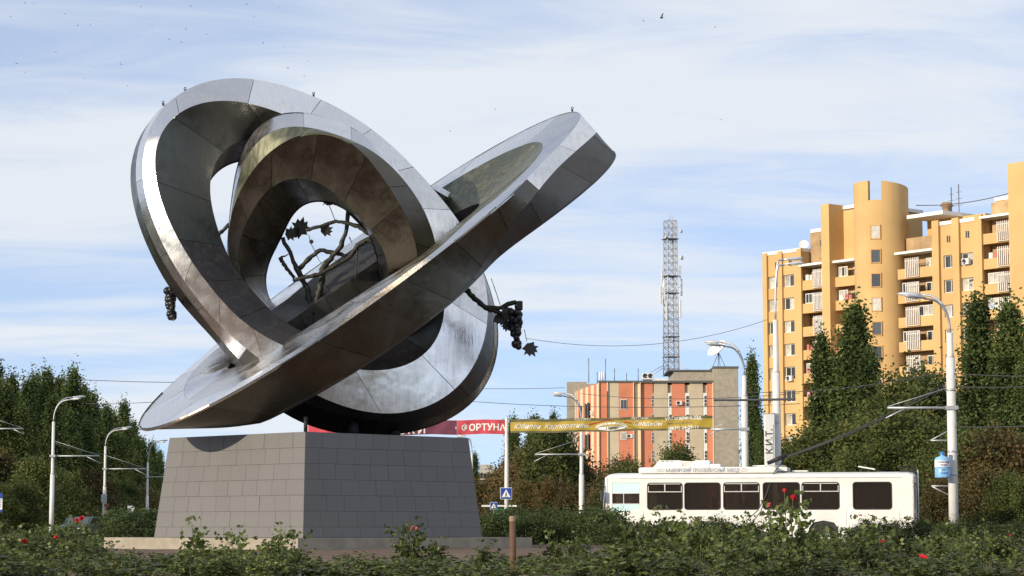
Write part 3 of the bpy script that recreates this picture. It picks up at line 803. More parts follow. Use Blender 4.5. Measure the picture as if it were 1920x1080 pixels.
# trees behind the banner, centre
plant(poplars[1], 'poplar_tree', 962, 782, 190, 1.0, label='slim poplar rising just right of the banner pole', cat='tree')
plant(poplars[2], 'poplar_tree', 1002, 779, 185, 1.3, label='broad dark poplar behind the yellow banner', cat='tree')
plant(poplars[3], 'poplar_tree', 1038, 776, 200, 0.9, label='thin pointed treetop above the yellow banner left of the striped building', cat='tree')
plant(poplars[0], 'poplar_tree', 890, 850, 240, 0.9, label='dark poplar behind the lamp right of the pedestal', cat='tree')
plant(greens[0], 'bushy_tree', 1040, 800, 160, 1.0, label='olive green tree behind the yellow banner', cat='tree')
lab = 'rust brown autumn bush in the thicket right of the pedestal'
for px, yt, d, w in ((905, 905, 140, 1.0), (930, 893, 150, 1.0), (965, 868, 138, 1.1), (992, 845, 135, 1.1), (1025, 838, 132, 1.1), (1058, 842, 130, 1.1), (1085, 868, 128, 1.0), (1115, 888, 126, 1.0), (1140, 900, 124, 1.0), (985, 905, 120, 1.0), (1035, 900, 118, 1.0), (1078, 910, 116, 1.0), (1120, 925, 114, 1.0), (940, 925, 122, 0.9)):
    plant(random.choice(autumns), 'autumn_bush', px, yt, d + 34, w, label=lab, cat='bush', group='autumn thicket right of the pedestal')
# in front of the striped building
plant(greens[1], 'bushy_tree', 1268, 838, 150, 1.0, label='small green tree in front of the striped building behind the trolleybus roof', cat='tree')
plant(greens[0], 'bushy_tree', 1180, 872, 130, 1.1, label='low light green bush left of the trolleybus roof', cat='bush')
plant(autumns[0], 'autumn_bush', 1165, 862, 140, 0.8, label='reddish bush beside the low light green bush at the trolleybus front', cat='bush')
plant(poplars[0], 'poplar_tree', 1411, 664, 170, 0.72, label='slim poplar between the striped building and the orange block', cat='tree')
plant(poplars[2], 'poplar_tree', 1425, 800, 150, 0.7, label='short poplar at the foot of the slim one beside the sign pole', cat='tree')
# in front of the orange block
plant(poplars[3], 'poplar_tree', 1543, 626, 140, 1.05, label='narrow poplar left of the tallest one before the orange block', cat='tree')
plant(poplars[1], 'poplar_tree', 1604, 566, 138, 1.25, label='tallest pointed poplar before the orange block', cat='tree')
plant(poplars[0], 'poplar_tree', 1630, 656, 136, 1.2, label='lower poplar against the right flank of the tallest poplar', cat='tree')
plant(poplars[2], 'poplar_tree', 1572, 668, 142, 0.9, label='lower poplar wedged between the two pointed ones before the orange block', cat='tree')
plant(poplars[2], 'poplar_tree', 1838, 552, 108, 1.1, label='dark poplar directly right of the big lamp post', cat='tree')
plant(poplars[1], 'poplar_tree', 1898, 562, 106, 1.15, label='dark poplar at the right edge of the picture', cat='tree')
plant(poplars[3], 'poplar_tree', 1938, 600, 104, 1.0, label='poplar cut off by the right picture edge', cat='tree')
plant(poplars[0], 'poplar_tree', 1868, 665, 112, 1.1, label='dark poplar in the gap between the two right hand poplars', cat='tree')
lab = 'mixed green bushy tree in the belt behind the trolleybus'
for px, yt, d, w in ((1455, 850, 125, 1.0), (1490, 828, 122, 1.2), (1530, 810, 120, 1.2), (1575, 800, 118, 1.2), (1625, 790, 116, 1.2), (1670, 745, 124, 1.0), (1712, 700, 122, 0.95), (1748, 712, 120, 0.95), (1700, 780, 112, 1.2), (1750, 800, 110, 1.2), (1660, 830, 108, 1.1), (1600, 850, 106, 1.1)):
    plant(random.choice(greens), 'bushy_tree', px, yt, d, w, label=lab, cat='tree', group='tree belt behind the trolleybus')
lab = 'yellowing bush in the belt low on the right'
for px, yt, d, w in ((1735, 850, 104, 1.1), (1775, 830, 102, 1.1), (1815, 815, 100, 1.1), (1860, 810, 99, 1.1), (1905, 820, 98, 1.1), (1835, 880, 94, 1.0), (1885, 890, 92, 1.0), (1760, 900, 95, 0.9), (1920, 900, 91, 1.0)):
    plant(random.choice(autumns[:1] + greens), 'autumn_bush', px, yt, d, w, label=lab, cat='bush', group='yellowing bushes low on the right')
# dark low shrubs round the far side of the bed

sh = [(px + random.uniform(-6, 6), 962 + random.uniform(-6, 10), random.uniform(70, 77)) for px in range(900, 1150, 17)]
sh += [(px + random.uniform(-6, 6), 984 + random.uniform(-10, 8), random.uniform(62, 70)) for px in range(1150, 1420, 22)]
sh += [(px, 962 + random.uniform(-8, 10), random.uniform(66, 75)) for px in range(225, 300, 18)]
sh += [(px, 984 + random.uniform(-8, 8), random.uniform(66, 75)) for px in range(1600, 1930, 24)]
for px, yt, d in sh:
    lab = 'dark green low shrub ' + ('beside the plinth at its left end' if px < 320 else 'in the clump right of the pedestal' if px < 1150 else 'right under the front half of the trolleybus' if px < 1440 else 'low between trolleybus tail and right edge')
    plant(random.choice(shrubs), 'low_shrub', px, yt, d, random.uniform(1.0, 1.5), z=BED_Z - 0.03, label=lab, cat='shrub', group='low shrubs round the bed')

# ------------------------------------------------------------------ roses in the foreground
m_petal = simple_mat('red_rose_petals', (0.50, 0.012, 0.022), 0.5, var=0.3, scale=30)
m_petal2 = simple_mat('pink_rose_petals', (0.62, 0.12, 0.13), 0.5, var=0.3, scale=30)
def rose_kind(seed, H, spread, nst, dens):
    r = np.random.default_rng(seed); mb = MB(); pts = []
    for i in range(nst):
        a = r.uniform(0, 2 * math.pi); sp = spread * math.sqrt(r.uniform(0.02, 1)); h = H * r.uniform(0.55, 1.0)
        b = np.array([math.cos(a) * sp * 0.25, math.sin(a) * sp * 0.25, 0]); t = np.array([math.cos(a) * sp, math.sin(a) * sp, h])
        m = (b + t) / 2 + r.normal(size=3) * 0.05
        mb.tube([tuple(b), tuple(m), tuple(t)], [0.011, 0.008, 0.004], 4, False)
        k = int(dens * h / H)
        f = r.uniform(0.12, 1.03, k)[:, None] ** 0.8
        c = b * (1 - f) ** 2 + 2 * m * f * (1 - f) + t * f * f
        # leaflets in sprays off the stem
        off = r.normal(size=(k, 3)) * np.array([0.11, 0.11, 0.07])
        for q in range(5):
            pts.append(c + off + r.normal(size=(k, 3)) * 0.035)
    return cards_mesh('rose_foliage', np.concatenate(pts), 0.088, m_rose_leaf, r, 0.15), mb.mesh('rose_stems', m_stem)
roses = [rose_kind(100 + i, 0.85, 0.45, 11, 14) for i in range(5)]
sparse = [rose_kind(200 + i, 0.8, 0.25, 5, 13) for i in range(3)]
def flower_mesh():
    mb = MB()
    for ring, (n, rr, zz, tilt) in enumerate(((5, 0.052, 0.0, 0.9), (5, 0.036, 0.014, 0.55), (4, 0.020, 0.024, 0.2))):
        for k in range(n):
            a = 2 * math.pi * (k / n + ring * 0.13); ca, sa = math.cos(a), math.sin(a)
            def q(u, v, h): return (ca * u - sa * v, sa * u + ca * v, h)
            w = rr * 0.85
            mb.add([q(0.006, -w * 0.3, zz - 0.015), q(0.006, w * 0.3, zz - 0.015), q(rr * 0.8, w, zz + 0.02), q(rr * (0.8 + 0.4 * tilt), 0, zz + 0.05 - 0.02 * tilt), q(rr * 0.8, -w, zz + 0.02)], [(0, 1, 2, 3, 4)], True)
    mb.lathe([(0.004, -0.03), (0.014, -0.02), (0.010, 0.0)], 6)
    return mb
fl_red = flower_mesh().mesh('rose_flower', m_petal); fl_pink = flower_mesh().mesh('rose_flower', m_petal2)
def rose(px, ytop, d, kind, label, group, s_w=1.0, flowers=()):
    x = (px - 960) * d / FPX
    z = bed_h(x, d) - 0.02
    h = max(0.25, EYE + (988 - ytop) * d / FPX - z); s = h / 0.85
    t = empty('rose_bush', (x, d, z), random.uniform(0, 6.28), label=label, cat='rose bush', group=group)
    t.scale = (max(s, 0.75) * s_w, max(s, 0.75) * s_w, s)
    link('foliage', kind[0], None, t); link('stems', kind[1], None, t)
    return t
def add_flower(bush, px, py, d, me, sc=1.0):
    p = P(px, py, d); M = Matrix.LocRotScale(bush.location, bush.rotation_euler, bush.scale).inverted()
    loc = M @ p
    o = link('rose_flower', me, None, bush, loc, (random.uniform(0.3, 1.2), random.uniform(-0.4, 0.4), random.uniform(0, 6)))
    o.scale = (sc / bush.scale[0], sc / bush.scale[1], sc / bush.scale[2])
    # flower stalk down into the bush
    b = Vector((loc.x * 0.5, loc.y * 0.5, loc.z * 0.45))
    MB().tube([tuple(b), tuple((b + loc) / 2 + Vector((0.01, 0.01, 0))), tuple(loc)], 0.005, 4, False).build('flower_stalk', m_stem, bush)
random.seed(31)
bushes = []
def skyline(px):
    """how high the rose bed reaches in the picture"""
    ks = [(0, 985), (120, 985), (190, 1000), (260, 1040), (330, 1030), (380, 985), (460, 1000), (520, 990), (600, 1015), (640, 1035), (690, 1045), (760, 1030), (830, 1046), (900, 1046), (950, 1030), (1020, 1030), (1080, 1022), (1130, 1030), (1180, 1000), (1240, 985), (1330, 988), (1420, 1000), (1480, 985), (1560, 1000), (1640, 994), (1700, 1004), (1780, 996), (1920, 994)]
    for (a, ya), (b, yb) in zip(ks, ks[1:]):
        if a <= px <= b: return ya + (yb - ya) * (px - a) / (b - a)
    return 990
lab = 'leafy rose bush in the dense bed across the foreground'
for row, (d0, d1, step, dy) in enumerate(((21.5, 23.5, 74, 58), (24.5, 27, 64, 40), (28, 31, 58, 24), (33, 37, 50, 10), (39, 44, 46, 4))):
    px = -30 + row * 13
    while px < 1960:
        sk = skyline(min(max(px, 0), 1920))
        bare = (640 < px < 900 or 985 < px < 1140) and row >= 3
        d = random.uniform(d0, d1)
        thin = 590 < px < 1135 and row >= 1 and random.random() < 0.5
        if not thin and not (bare and random.random() < 0.8) and not (row >= 3 and 190 < px < 960):
            yt = sk + dy * random.uniform(0.4, 1.4) + random.uniform(-16, 16)
            kd = random.choice(roses) if random.random() < 0.85 else random.choice(sparse)
            zone = 'left of the plinth' if px < 200 else 'before the sunlit pedestal side' if px < 570 else 'before the shaded pedestal side' if px < 935 else 'between stake and trolleybus nose' if px < 1140 else 'below the trolleybus front half' if px < 1440 else 'below the trolleybus rear half' if px < 1730 else 'right of the trolleybus tail'
            rw_ = ('nearest row', 'second nearest row', 'middle row', 'second farthest row', 'farthest row')[row]
            lab = 'leafy rose bush ' + zone + ', ' + rw_
            bushes.append((rose(px, yt, d, kd, lab, 'roses in the foreground bed, ' + zone, random.uniform(0.8, 1.25)), px, yt, d))
        px += step * random.uniform(0.75, 1.25)
lab2 = 'single upright rose shoot standing above the foreground bed'
for px, yt, d in ((378, 975, 26), (515, 985, 25), (545, 985, 25.5), (765, 975, 27), (772, 1000, 27), (1040, 1000, 25), (1480, 930, 27), (1455, 945, 26.5), (1640, 962, 27.5), (1250, 955, 30), (1350, 958, 30), (1180, 965, 30), (1205, 968, 31), (1290, 962, 31), (1310, 975, 28), (1385, 972, 29), (1420, 965, 30), (1520, 962, 30), (1560, 968, 29), (1600, 972, 30), (1690, 975, 29), (1745, 980, 30), (1820, 978, 29), (60, 978, 29), (150, 972, 30), (20, 985, 28), (110, 982, 31), (440, 990, 27), (830, 1010, 27), (900, 1015, 26), (1090, 1000, 28)):
    bushes.append((rose(px, yt, d, random.choice(sparse), lab2, 'upright rose shoots', 0.9), px, yt, d))
for px, py, me, sc in ((143, 977, fl_red, 1.1), (154, 973, fl_red, 1.0), (44, 1016, fl_red, 1.1), (102, 1008, fl_red, 0.9), (221, 1058, fl_red, 0.9), (1652, 1017, fl_red, 1.2), (1735, 1045, fl_red, 1.3), (1724, 1051, fl_red, 0.8), (1567, 1066, fl_red, 1.0), (1387, 1044, fl_pink, 0.9), (1487, 935, fl_red, 1.2), (1471, 921, fl_red, 0.8), (1441, 948, fl_pink, 0.9), (774, 991, fl_pink, 0.7), (780, 992, fl_pink, 0.6), (1732, 1066, fl_red, 0.7), (1894, 1004, fl_red, 0.5)):
    b_ = min(bushes, key=lambda q: abs(q[1] - px) + abs(q[2] - py) * 0.5 + (0 if q[2] < py + 8 else 40))
    add_flower(b_[0], px, py, b_[3] - 0.25, me, sc * 0.62)
# wooden stake in the bed
m_stake = simple_mat('stake_wood', (0.11, 0.058, 0.035), 0.9, var=0.35, scale=6, bump=0.4, bscale=30)
m_stake_top = simple_mat('stake_top_wood', (0.24, 0.17, 0.11), 0.9, var=0.25, scale=12)
p = P(961, 1078, 22.0); zt = P(961, 968, 22.0).z
st = empty('wooden_stake', (p.x, 22.0, 0.2), label='brown wooden stake standing upright among the roses', cat='stake')
MB().tube([(0, 0, 0), (0.004, 0, (zt - 0.2) * 0.5), (0, 0, zt - 0.25)], 0.032, 10).build('shaft', m_stake, st)
MB().lathe([(0.0325, zt - 0.25), (0.034, zt - 0.205), (0.028, zt - 0.198), (0.0, zt - 0.196)], 10).build('top', m_stake_top, st)
# ------------------------------------------------------------------ orange apartment block
def render_mat(name, col, stain):
    """painted render with rain streaks, patched panels and faded areas"""
    m, nt, b = new_mat(name)
    tcn = nd(nt, 'ShaderNodeTexCoord')
    mp1 = nd(nt, 'ShaderNodeMapping'); mp1.inputs['Scale'].default_value = (0.9, 0.9, 0.06); nt.links.new(tcn.outputs['Object'], mp1.inputs['Vector'])
    n1 = nd(nt, 'ShaderNodeTexNoise', Scale=1.0, Detail=6.0, Roughness=0.7); nt.links.new(mp1.outputs[0], n1.inputs['Vector'])
    n2 = nd(nt, 'ShaderNodeTexNoise', Scale=0.22, Detail=4.0); nt.links.new(tcn.outputs['Object'], n2.inputs['Vector'])
    rp = ramp(nt, [(0.3, tuple(c * 0.90 for c in col)), (0.7, tuple(min(1, c * 1.10) for c in col))]); nt.links.new(n2.outputs['Fac'], rp.inputs['Fac'])
    r2 = ramp(nt, [(0.52, (0, 0, 0)), (0.8, (0.55, 0.55, 0.55))]); nt.links.new(n1.outputs['Fac'], r2.inputs['Fac'])
    mx = nd(nt, 'ShaderNodeMixRGB'); nt.links.new(r2.outputs[0], mx.inputs['Fac']); nt.links.new(rp.outputs[0], mx.inputs['Color1']); mx.inputs['Color2'].default_value = (*stain, 1)
    nt.links.new(mx.outputs[0], b.inputs['Base Color']); b.inputs['Roughness'].default_value = 0.92
    n3 = nd(nt, 'ShaderNodeTexNoise', Scale=7.0, Detail=4.0); nt.links.new(tcn.outputs['Object'], n3.inputs['Vector'])
    bp = nd(nt, 'ShaderNodeBump', Strength=0.25, Distance=0.05); nt.links.new(n3.outputs['Fac'], bp.inputs['Height']); nt.links.new(bp.outputs[0], b.inputs['Normal'])
    return m
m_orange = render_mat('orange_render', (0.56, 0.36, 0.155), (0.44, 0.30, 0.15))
m_wpaint = simple_mat('white_coping', (0.74, 0.72, 0.68), 0.8, var=0.1)
m_frame = simple_mat('white_window_frame', (0.70, 0.69, 0.66), 0.6, var=0.1)
m_slab = simple_mat('balcony_slab', (0.50, 0.29, 0.12), 0.9, var=0.12)
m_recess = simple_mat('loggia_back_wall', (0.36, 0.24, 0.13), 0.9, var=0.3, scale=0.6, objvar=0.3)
m_grille = simple_mat('white_grille_bars', (0.62, 0.58, 0.54), 0.6)
m_cloth = [simple_mat('laundry_' + str(i), c, 0.9, var=0.2) for i, c in enumerate([(0.6, 0.35, 0.42), (0.65, 0.63, 0.6), (0.35, 0.45, 0.6), (0.5, 0.15, 0.12)])]
def glass_mat(name, tint, rough=0.08, var=0.5):
    m, nt, b = new_mat(name)
    oi = nd(nt, 'ShaderNodeObjectInfo'); mr = nd(nt, 'ShaderNodeMapRange'); mr.inputs['To Min'].default_value = 1 - var; mr.inputs['To Max'].default_value = 1 + var
    nt.links.new(oi.outputs['Random'], mr.inputs['Value'])
    hs = nd(nt, 'ShaderNodeHueSaturation'); hs.inputs['Color'].default_value = (*tint, 1); nt.links.new(mr.outputs[0], hs.inputs['Value'])
    nt.links.new(hs.outputs[0], b.inputs['Base Color'])
    b.inputs['Roughness'].default_value = rough; b.inputs['Specular IOR Level'].default_value = 0.6
    return m
m_pane = glass_mat('window_glass', (0.055, 0.058, 0.06))
m_curtain = simple_mat('curtained_pane', (0.46, 0.43, 0.38), 0.35, var=0.25, scale=1.5, objvar=0.25)
m_ac = simple_mat('air_conditioner_white', (0.66, 0.65, 0.62), 0.5)

FA = Vector((30.9, 276.0)); FDir = Vector((18.25, -23.4)).normalized(); FN = Vector((FDir.y, -FDir.x))      # outward normal
if FN.y > 0: FN = -FN
frot = math.atan2(FDir.y, FDir.x)
def s_of(px):
    k = (px - 960) / FPX
    return (FA.y * k - FA.x) / (FDir.x - FDir.y * k)
def z_of(px, py):
    s = s_of(px); d = FA.y + FDir.y * s
    return EYE + (988 - py) * d / FPX
apt = empty('apartment_block', (FA.x, FA.y, 0), frot, label='tall orange rendered apartment block with round stair tower and white coping', cat='building')
# local frame: x along the facade, -y outwards
def abox(name, s0, s1, y0, y1, z0, z1, mat=m_orange):
    return MB().box(((s0 + s1) / 2, (y0 + y1) / 2, (z0 + z1) / 2), (s1 - s0, abs(y1 - y0), z1 - z0)).build(name, mat, apt)
def coping(s0, s1, y0, y1, z):
    abox('coping', s0 - 0.08, s1 + 0.08, y0 - 0.1, y1 + 0.1, z + 0.003, z + 0.42, m_wpaint)
FL = 2.8; ZTOP = z_of(1482, 526)          # centre of the top row of windows
rowz = [ZTOP - FL * i for i in range(11)]
def window(sx, z, w, h, y, style=0):
    """frame in a reveal with panes; style 0 two panes, 1 three"""
    f = empty('window'); f.parent = apt; f.location = (sx, y, z)
    mb = MB(); t = 0.09
    mb.box((0, 0, h / 2 - t / 2), (w, 0.12, t)); mb.box((0, 0, -h / 2 + t / 2), (w, 0.12, t))
    mb.box((-w / 2 + t / 2, 0, 0), (t, 0.12, h - 2 * t)); mb.box((w / 2 - t / 2, 0, 0), (t, 0.12, h - 2 * t))
    n = 2 if style == 0 else 3
    xs = [-w / 2 + w * k / n for k in range(1, n)]
    for x in xs: mb.box((x, 0, 0), (t * 0.8, 0.11, h - 2 * t))
    mb.build('frame', m_frame, f)
    xs = [-w / 2] + xs + [w / 2]
    for a, b_ in zip(xs, xs[1:]):
        m = m_curtain if random.random() < 0.45 else m_pane
        MB().box(((a + b_) / 2, 0.03, 0), (b_ - a - t, 0.02, h - 2 * t - 0.01)).build('pane', m, f)
    MB().box((0, -0.10, -h / 2 - 0.04), (w + 0.2, 0.24, 0.06)).build('sill', m_frame, f)
def wall_with_windows(name, s0, s1, y, z0, z1, cols, rows, w, h, thick=0.6):
    """wall strip pierced by real openings"""
    mb = MB(); xs = sorted(cols); edges = [s0]
    for c in xs: edges += [c - w / 2, c + w / 2]
    edges.append(s1)
    zs = sorted(rows); zedges = [z0]
    for r in zs:
        if r - h / 2 > z0 and r + h / 2 < z1: zedges += [r - h / 2, r + h / 2]
    zedges.append(z1)
    for i in range(len(edges) - 1):
        for j in range(len(zedges) - 1):
            if i % 2 == 1 and j % 2 == 1: continue
            a, b_, c, d = edges[i], edges[i + 1], zedges[j], zedges[j + 1]
            if b_ - a < 1e-4 or d - c < 1e-4: continue
            mb.box(((a + b_) / 2, y + thick / 2, (c + d) / 2), (b_ - a, thick, d - c))
    mb.build(name, m_orange, apt)
    for c in xs:
        for r in zs:
            if r - h / 2 > z0 and r + h / 2 < z1: window(c, r, w, h, y + 0.28, 0)
random.seed(77)
S = s_of
DEEP = 12.0
# bay with two window columns at the left end
zt = z_of(1440, 479)
wall_with_windows('wall', S(1435), S(1505), 0.0, 0, zt, [S(1453), S(1482)], rowz, 1.75, 1.45)
abox('wall', S(1435), S(1505), 0.62, DEEP, 0, zt - 0.02); coping(S(1435), S(1505), 0, DEEP, zt)
for px in (1435.5, 1464, 1500): abox('pilaster', S(px), S(px) + 0.75, -0.28, -0.003, 0, zt + 0.3)
# loggia bays
def loggia(s0, s1, ztop, grille=None, slabtop=True, y=0.0, floors=11, first=0, paint=None):
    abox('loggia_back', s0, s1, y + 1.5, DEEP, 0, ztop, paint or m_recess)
    for i in range(first, floors):
        zf = rowz[0] - FL * i - 1.15
        abox('balcony_parapet', s0, s1, y - 0.05, y + 0.14, zf - 0.25, zf + 0.92)
        abox('balcony_floor', s0 + 0.01, s1 - 0.01, y + 0.142, y + 1.5, zf - 0.2, zf)
        # glazing or openings behind the parapet
        w = (s1 - s0)
        r = random.random()
        if r < 0.55:
            window(s0 + w * random.choice((0.28, 0.7)), zf + 1.55, w * 0.42, 1.2, y + 0.35, 1)
        window(s0 + w * 0.68, zf + 1.35, 1.5, 1.5, y + 1.42, 0)
        if random.random() < 0.4:
            k = random.randint(2, 4)
            for q in range(k):
                MB().box((0, 0, 0), (random.uniform(0.3, 0.6), 0.03, random.uniform(0.5, 0.8))).build('laundry', random.choice(m_cloth), apt, (s0 + w * (0.15 + 0.15 * q), y + 0.3, zf + 1.25))
    if slabtop: abox('canopy', s0 - 0.1, s1 + 0.1, y - 0.5, y + 1.6, rowz[0] - FL * first + 1.45, rowz[0] - FL * first + 1.72, m_wpaint)
    if grille:
        g0, g1 = grille
        for i in range(first, floors):
            zf = rowz[0] - FL * i - 1.15
            mb = MB(); n = 8
            for k in range(n):
                mb.box((g0 + (g1 - g0) * k / (n - 1), y - 0.22, zf + 0.55 + (FL - 1.4) / 2 - 0.2), (0.13, 0.08, FL - 0.75))
            mb.box(((g0 + g1) / 2, y - 0.22, zf - 0.1), (g1 - g0 + 0.2, 0.12, 0.08)); mb.box(((g0 + g1) / 2, y - 0.22, zf + 1.75), (g1 - g0 + 0.2, 0.12, 0.08))
            mb.build('sun_grille', m_grille, apt)
loggia(S(1507), S(1551), z_of(1520, 432), (S(1531), S(1549)))
coping(S(1510), S(1551), 1.5, DEEP, z_of(1520, 432))
# tall pier and recessed wall with curved balconies
zt = z_of(1555, 382)
abox('pier', S(1551), S(1566), -0.6, DEEP, 0, zt)
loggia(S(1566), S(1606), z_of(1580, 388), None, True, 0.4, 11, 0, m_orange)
coping(S(1567), S(1606), 1.9, DEEP, z_of(1580, 386))
for k in range(6): MB().box((S(1588) + k * 0.42, 1.88, z_of(1588, 423)), (0.18, 0.06, 1.0)).build('vent_slot', m_pane, apt)
# round stair tower
sc0, sc1 = S(1605), S(1686); rad = (sc1 - sc0) / 2 * 0.94; scx = (sc0 + sc1) / 2; ztw = z_of(1640, 378)
mb = MB(); n = 40
wz = [rowz[0] - FL * i + 1.4 for i in range(-1, 11)]
mb.lathe([(rad, 0), (rad, ztw)], n, (scx, 1.2, 0))
mb.build('stair_tower', m_orange, apt)
# crown of the tower with the notch
for a0, a1, hh in ((200, 285, 2.3), (314, 420, 2.2)):
    mb = MB(); k = 14
    for i in range(k):
        q0, q1 = R(a0 + (a1 - a0) * i / k), R(a0 + (a1 - a0) * (i + 1) / k)
        h1 = hh * (1 - 0.35 * (i / k) if a0 == 314 else 1)
        vs = []
        for z in (ztw, ztw + h1):
            for q, r in ((q0, rad), (q1, rad), (q1, rad - 0.5), (q0, rad - 0.5)):
                vs.append((scx + r * math.cos(q), 1.2 + r * math.sin(q), z))
        mb.add(vs, [(0, 1, 5, 4), (1, 2, 6, 5), (2, 3, 7, 6), (3, 0, 4, 7), (4, 5, 6, 7)])
    mb.build('tower_crown', m_orange, apt)
for i, z in enumerate(wz):
    a = R(300); ww = 1.0
    f = empty('window'); f.parent = apt; f.location = (scx + (rad - 0.02) * math.cos(a), 1.2 + (rad - 0.02) * math.sin(a), z); f.rotation_euler = (0, 0, a + math.pi / 2)
    mb = MB(); mb.box((0, 0.02, 0.78), (ww + 0.2, 0.22, 0.12)); mb.box((0, 0.02, -0.78), (ww + 0.2, 0.22, 0.12)); mb.box((-ww / 2 - 0.05, 0.02, 0), (0.1, 0.22, 1.44)); mb.box((ww / 2 + 0.05, 0.02, 0), (0.1, 0.22, 1.44)); mb.box((0.12, 0.03, 0), (0.07, 0.12, 1.44))
    mb.build('frame', m_slab, f)
    MB().box((0, -0.03, 0), (ww, 0.04, 1.44)).build('pane', m_pane if i % 3 else m_curtain, f)
# loggia right of the tower
loggia(S(1686), S(1756), z_of(1700, 442), (S(1703), S(1727)), True, 0.2)
coping(S(1690), S(1756), 1.7, DEEP, z_of(1700, 405))
abox('penthouse_wall', S(1690), S(1800), 5.0, DEEP + 4, rowz[0], z_of(1720, 402))
abox('penthouse_wall', S(1672), S(1712), 7.0, DEEP + 4, rowz[0], z_of(1690, 390))
# bay with windows
zt = z_of(1780, 420)
wall_with_windows('wall', S(1756), S(1848), 0.0, 0, zt, [S(1786), S(1819)], rowz, 1.75, 1.45)
abox('wall', S(1756), S(1848), 0.62, DEEP, 0, zt - 0.02); coping(S(1756), S(1848), 0, DEEP, zt)
for px in (1757, 1795, 1838): abox('pilaster', S(px), S(px) + 1.0, -0.35, -0.003, 0, zt + 0.6)
# right loggia and the far tower
loggia(S(1850), S(1922), z_of(1880, 372), (S(1880), S(1906)), True, 0.0, 11, -1)
abox('upper_wall', S(1853), S(1925), 2.0, DEEP, rowz[0] + 2.5, z_of(1880, 368)); coping(S(1853), S(1925), 2.0, DEEP, z_of(1880, 368))
abox('pier', S(1913), S(1960), -1.2, DEEP, 0, z_of(1916, 305))
# small holes under the eaves, air conditioners, roof aerials
for px, py in ((1458, 497), (1484, 492), (1487, 492), (1527, 453), (1530, 453), (1783, 447), (1787, 447), (1819, 438), (1823, 438), (1747, 427), (1751, 427)):
    MB().box((S(px), -0.01 if px not in (1747, 1751, 1527, 1530) else 1.48, z_of(px, py)), (0.2, 0.05, 0.75)).build('vent_slot', m_pane, apt)
def ac_unit(px, py, par, loc, rz=0.0):
    a = empty('air_conditioner'); a.parent = par; a.location = loc; a.rotation_euler = (0, 0, rz)
    MB().bevbox((0, 0, 0), (1.0, 0.4, 0.68), 0.04).build('case', m_ac, a)
    mb = MB(); mb.lathe([(0.0, 0), (0.24, 0), (0.26, 0.02), (0.28, 0)], 14); o = mb.build('fan_grille', m_pane, a, (-0.14, -0.21, 0), (R(90), 0, 0))
for px, py in ((1484, 711), (1820, 490)):
    ac_unit(px, py, apt, (S(px), -0.25, z_of(px, py)))
m_aerial = simple_mat('aerial_steel', (0.16, 0.16, 0.17), 0.5, metal=0.6)
for px, yt, yb in ((1704, 336, 385), (1718, 330, 388), (1688, 365, 385), (1620, 342, 352), (1823, 400, 410)):
    mb = MB(); zt_, zb_ = z_of(px, yt), z_of(px, yb) - 3
    mb.tube([(0, 0, 0), (0, 0, zt_ - zb_)], 0.06, 5)
    if px in (1718, 1704):
        for k in range(3): mb.box((0, 0, (zt_ - zb_) * (0.62 + 0.12 * k)), (1.2 - 0.25 * k, 0.05, 0.05))
    mb.build('roof_aerial', m_aerial, apt, (S(px), 8.0, zb_))
MB().lathe([(0.5, 0), (0.5, 0.8), (0.8, 0.9), (0.5, 1.3), (0, 1.4)], 10).build('roof_vent', m_recess, apt, (S(1700), 7.5, z_of(1700, 388)))
MB().lathe([(0.6, 0), (0.6, 0.9), (0.9, 1.0), (0.5, 1.5), (0, 1.6)], 10).build('roof_vent', m_recess, apt, (S(1872), 6, z_of(1872, 368)))
# dish on the left roof
mb = MB(); mb.lathe([(0.0, 0.0), (0.3, 0.05), (0.55, 0.17), (0.6, 0.2)], 16)
dsh = mb.build('satellite_dish', m_wpaint, apt, (S(1500), 1.0, z_of(1497, 458)), (R(65), 0, R(40)))
MB().tube([(0, 0, -0.2), (0, 0, 1.6)], 0.08, 6).build('dish_post', m_aerial, apt, (S(1500), 1.2, z_of(1497, 478)))

# ------------------------------------------------------------------ striped telephone exchange
DT = 380.0
def tx(px, d=DT): return (px - 960) * d / FPX
def tz(py, d=DT): return EYE + (988 - py) * d / FPX
m_coral = simple_mat('coral_cladding', (0.57, 0.205, 0.115), 0.85, var=0.10, scale=0.4, objvar=0.05)
m_beige = simple_mat('beige_cladding', (0.50, 0.42, 0.30), 0.85, var=0.10, scale=0.4, objvar=0.05)
m_cream = simple_mat('cream_rib', (0.72, 0.56, 0.38), 0.85, var=0.08)
m_brick = simple_mat('grey_brick', (0.33, 0.29, 0.235), 0.95, var=0.18, scale=1.5, bump=0.4, bscale=6)
m_roofd = simple_mat('roof_felt', (0.10, 0.10, 0.10), 0.9)
ex = empty('telephone_exchange', (tx(1124), DT, 0), label='coral and beige vertically striped office building with flat roof', cat='building')
X0 = tx(1124)
def ebox(name, px0, px1, y0, y1, z0, z1, mat, par=None):
    a, b_ = tx(px0) - X0, tx(px1) - X0
    return MB().box(((a + b_) / 2, (y0 + y1) / 2, (z0 + z1) / 2), (b_ - a, y1 - y0, z1 - z0)).build(name, mat, par or ex)
ztop = tz(719)
ebox('core', 1125, 1337, 0.4, 22, 0, ztop - 0.3, m_beige)
stripes = [(1124, 1139, m_coral), (1139, 1160, m_beige), (1160, 1188, m_coral), (1189, 1200, m_cream), (1201, 1224, m_coral), (1226, 1252, m_beige), (1260, 1284, m_coral), (1293, 1318, m_beige), (1326, 1337, m_coral)]
for a, b_, m in stripes:
    ebox('cladding_strip', a, b_, -0.25 if a < 1189 else 0.0, 0.39, 0, ztop, m)
for a in (1122.5, 1139, 1188, 1200.3, 1336.8):
    ebox('rib', a - 0.8, a + 0.8, -0.5, 0.42, 0, ztop + 0.05, m_cream)
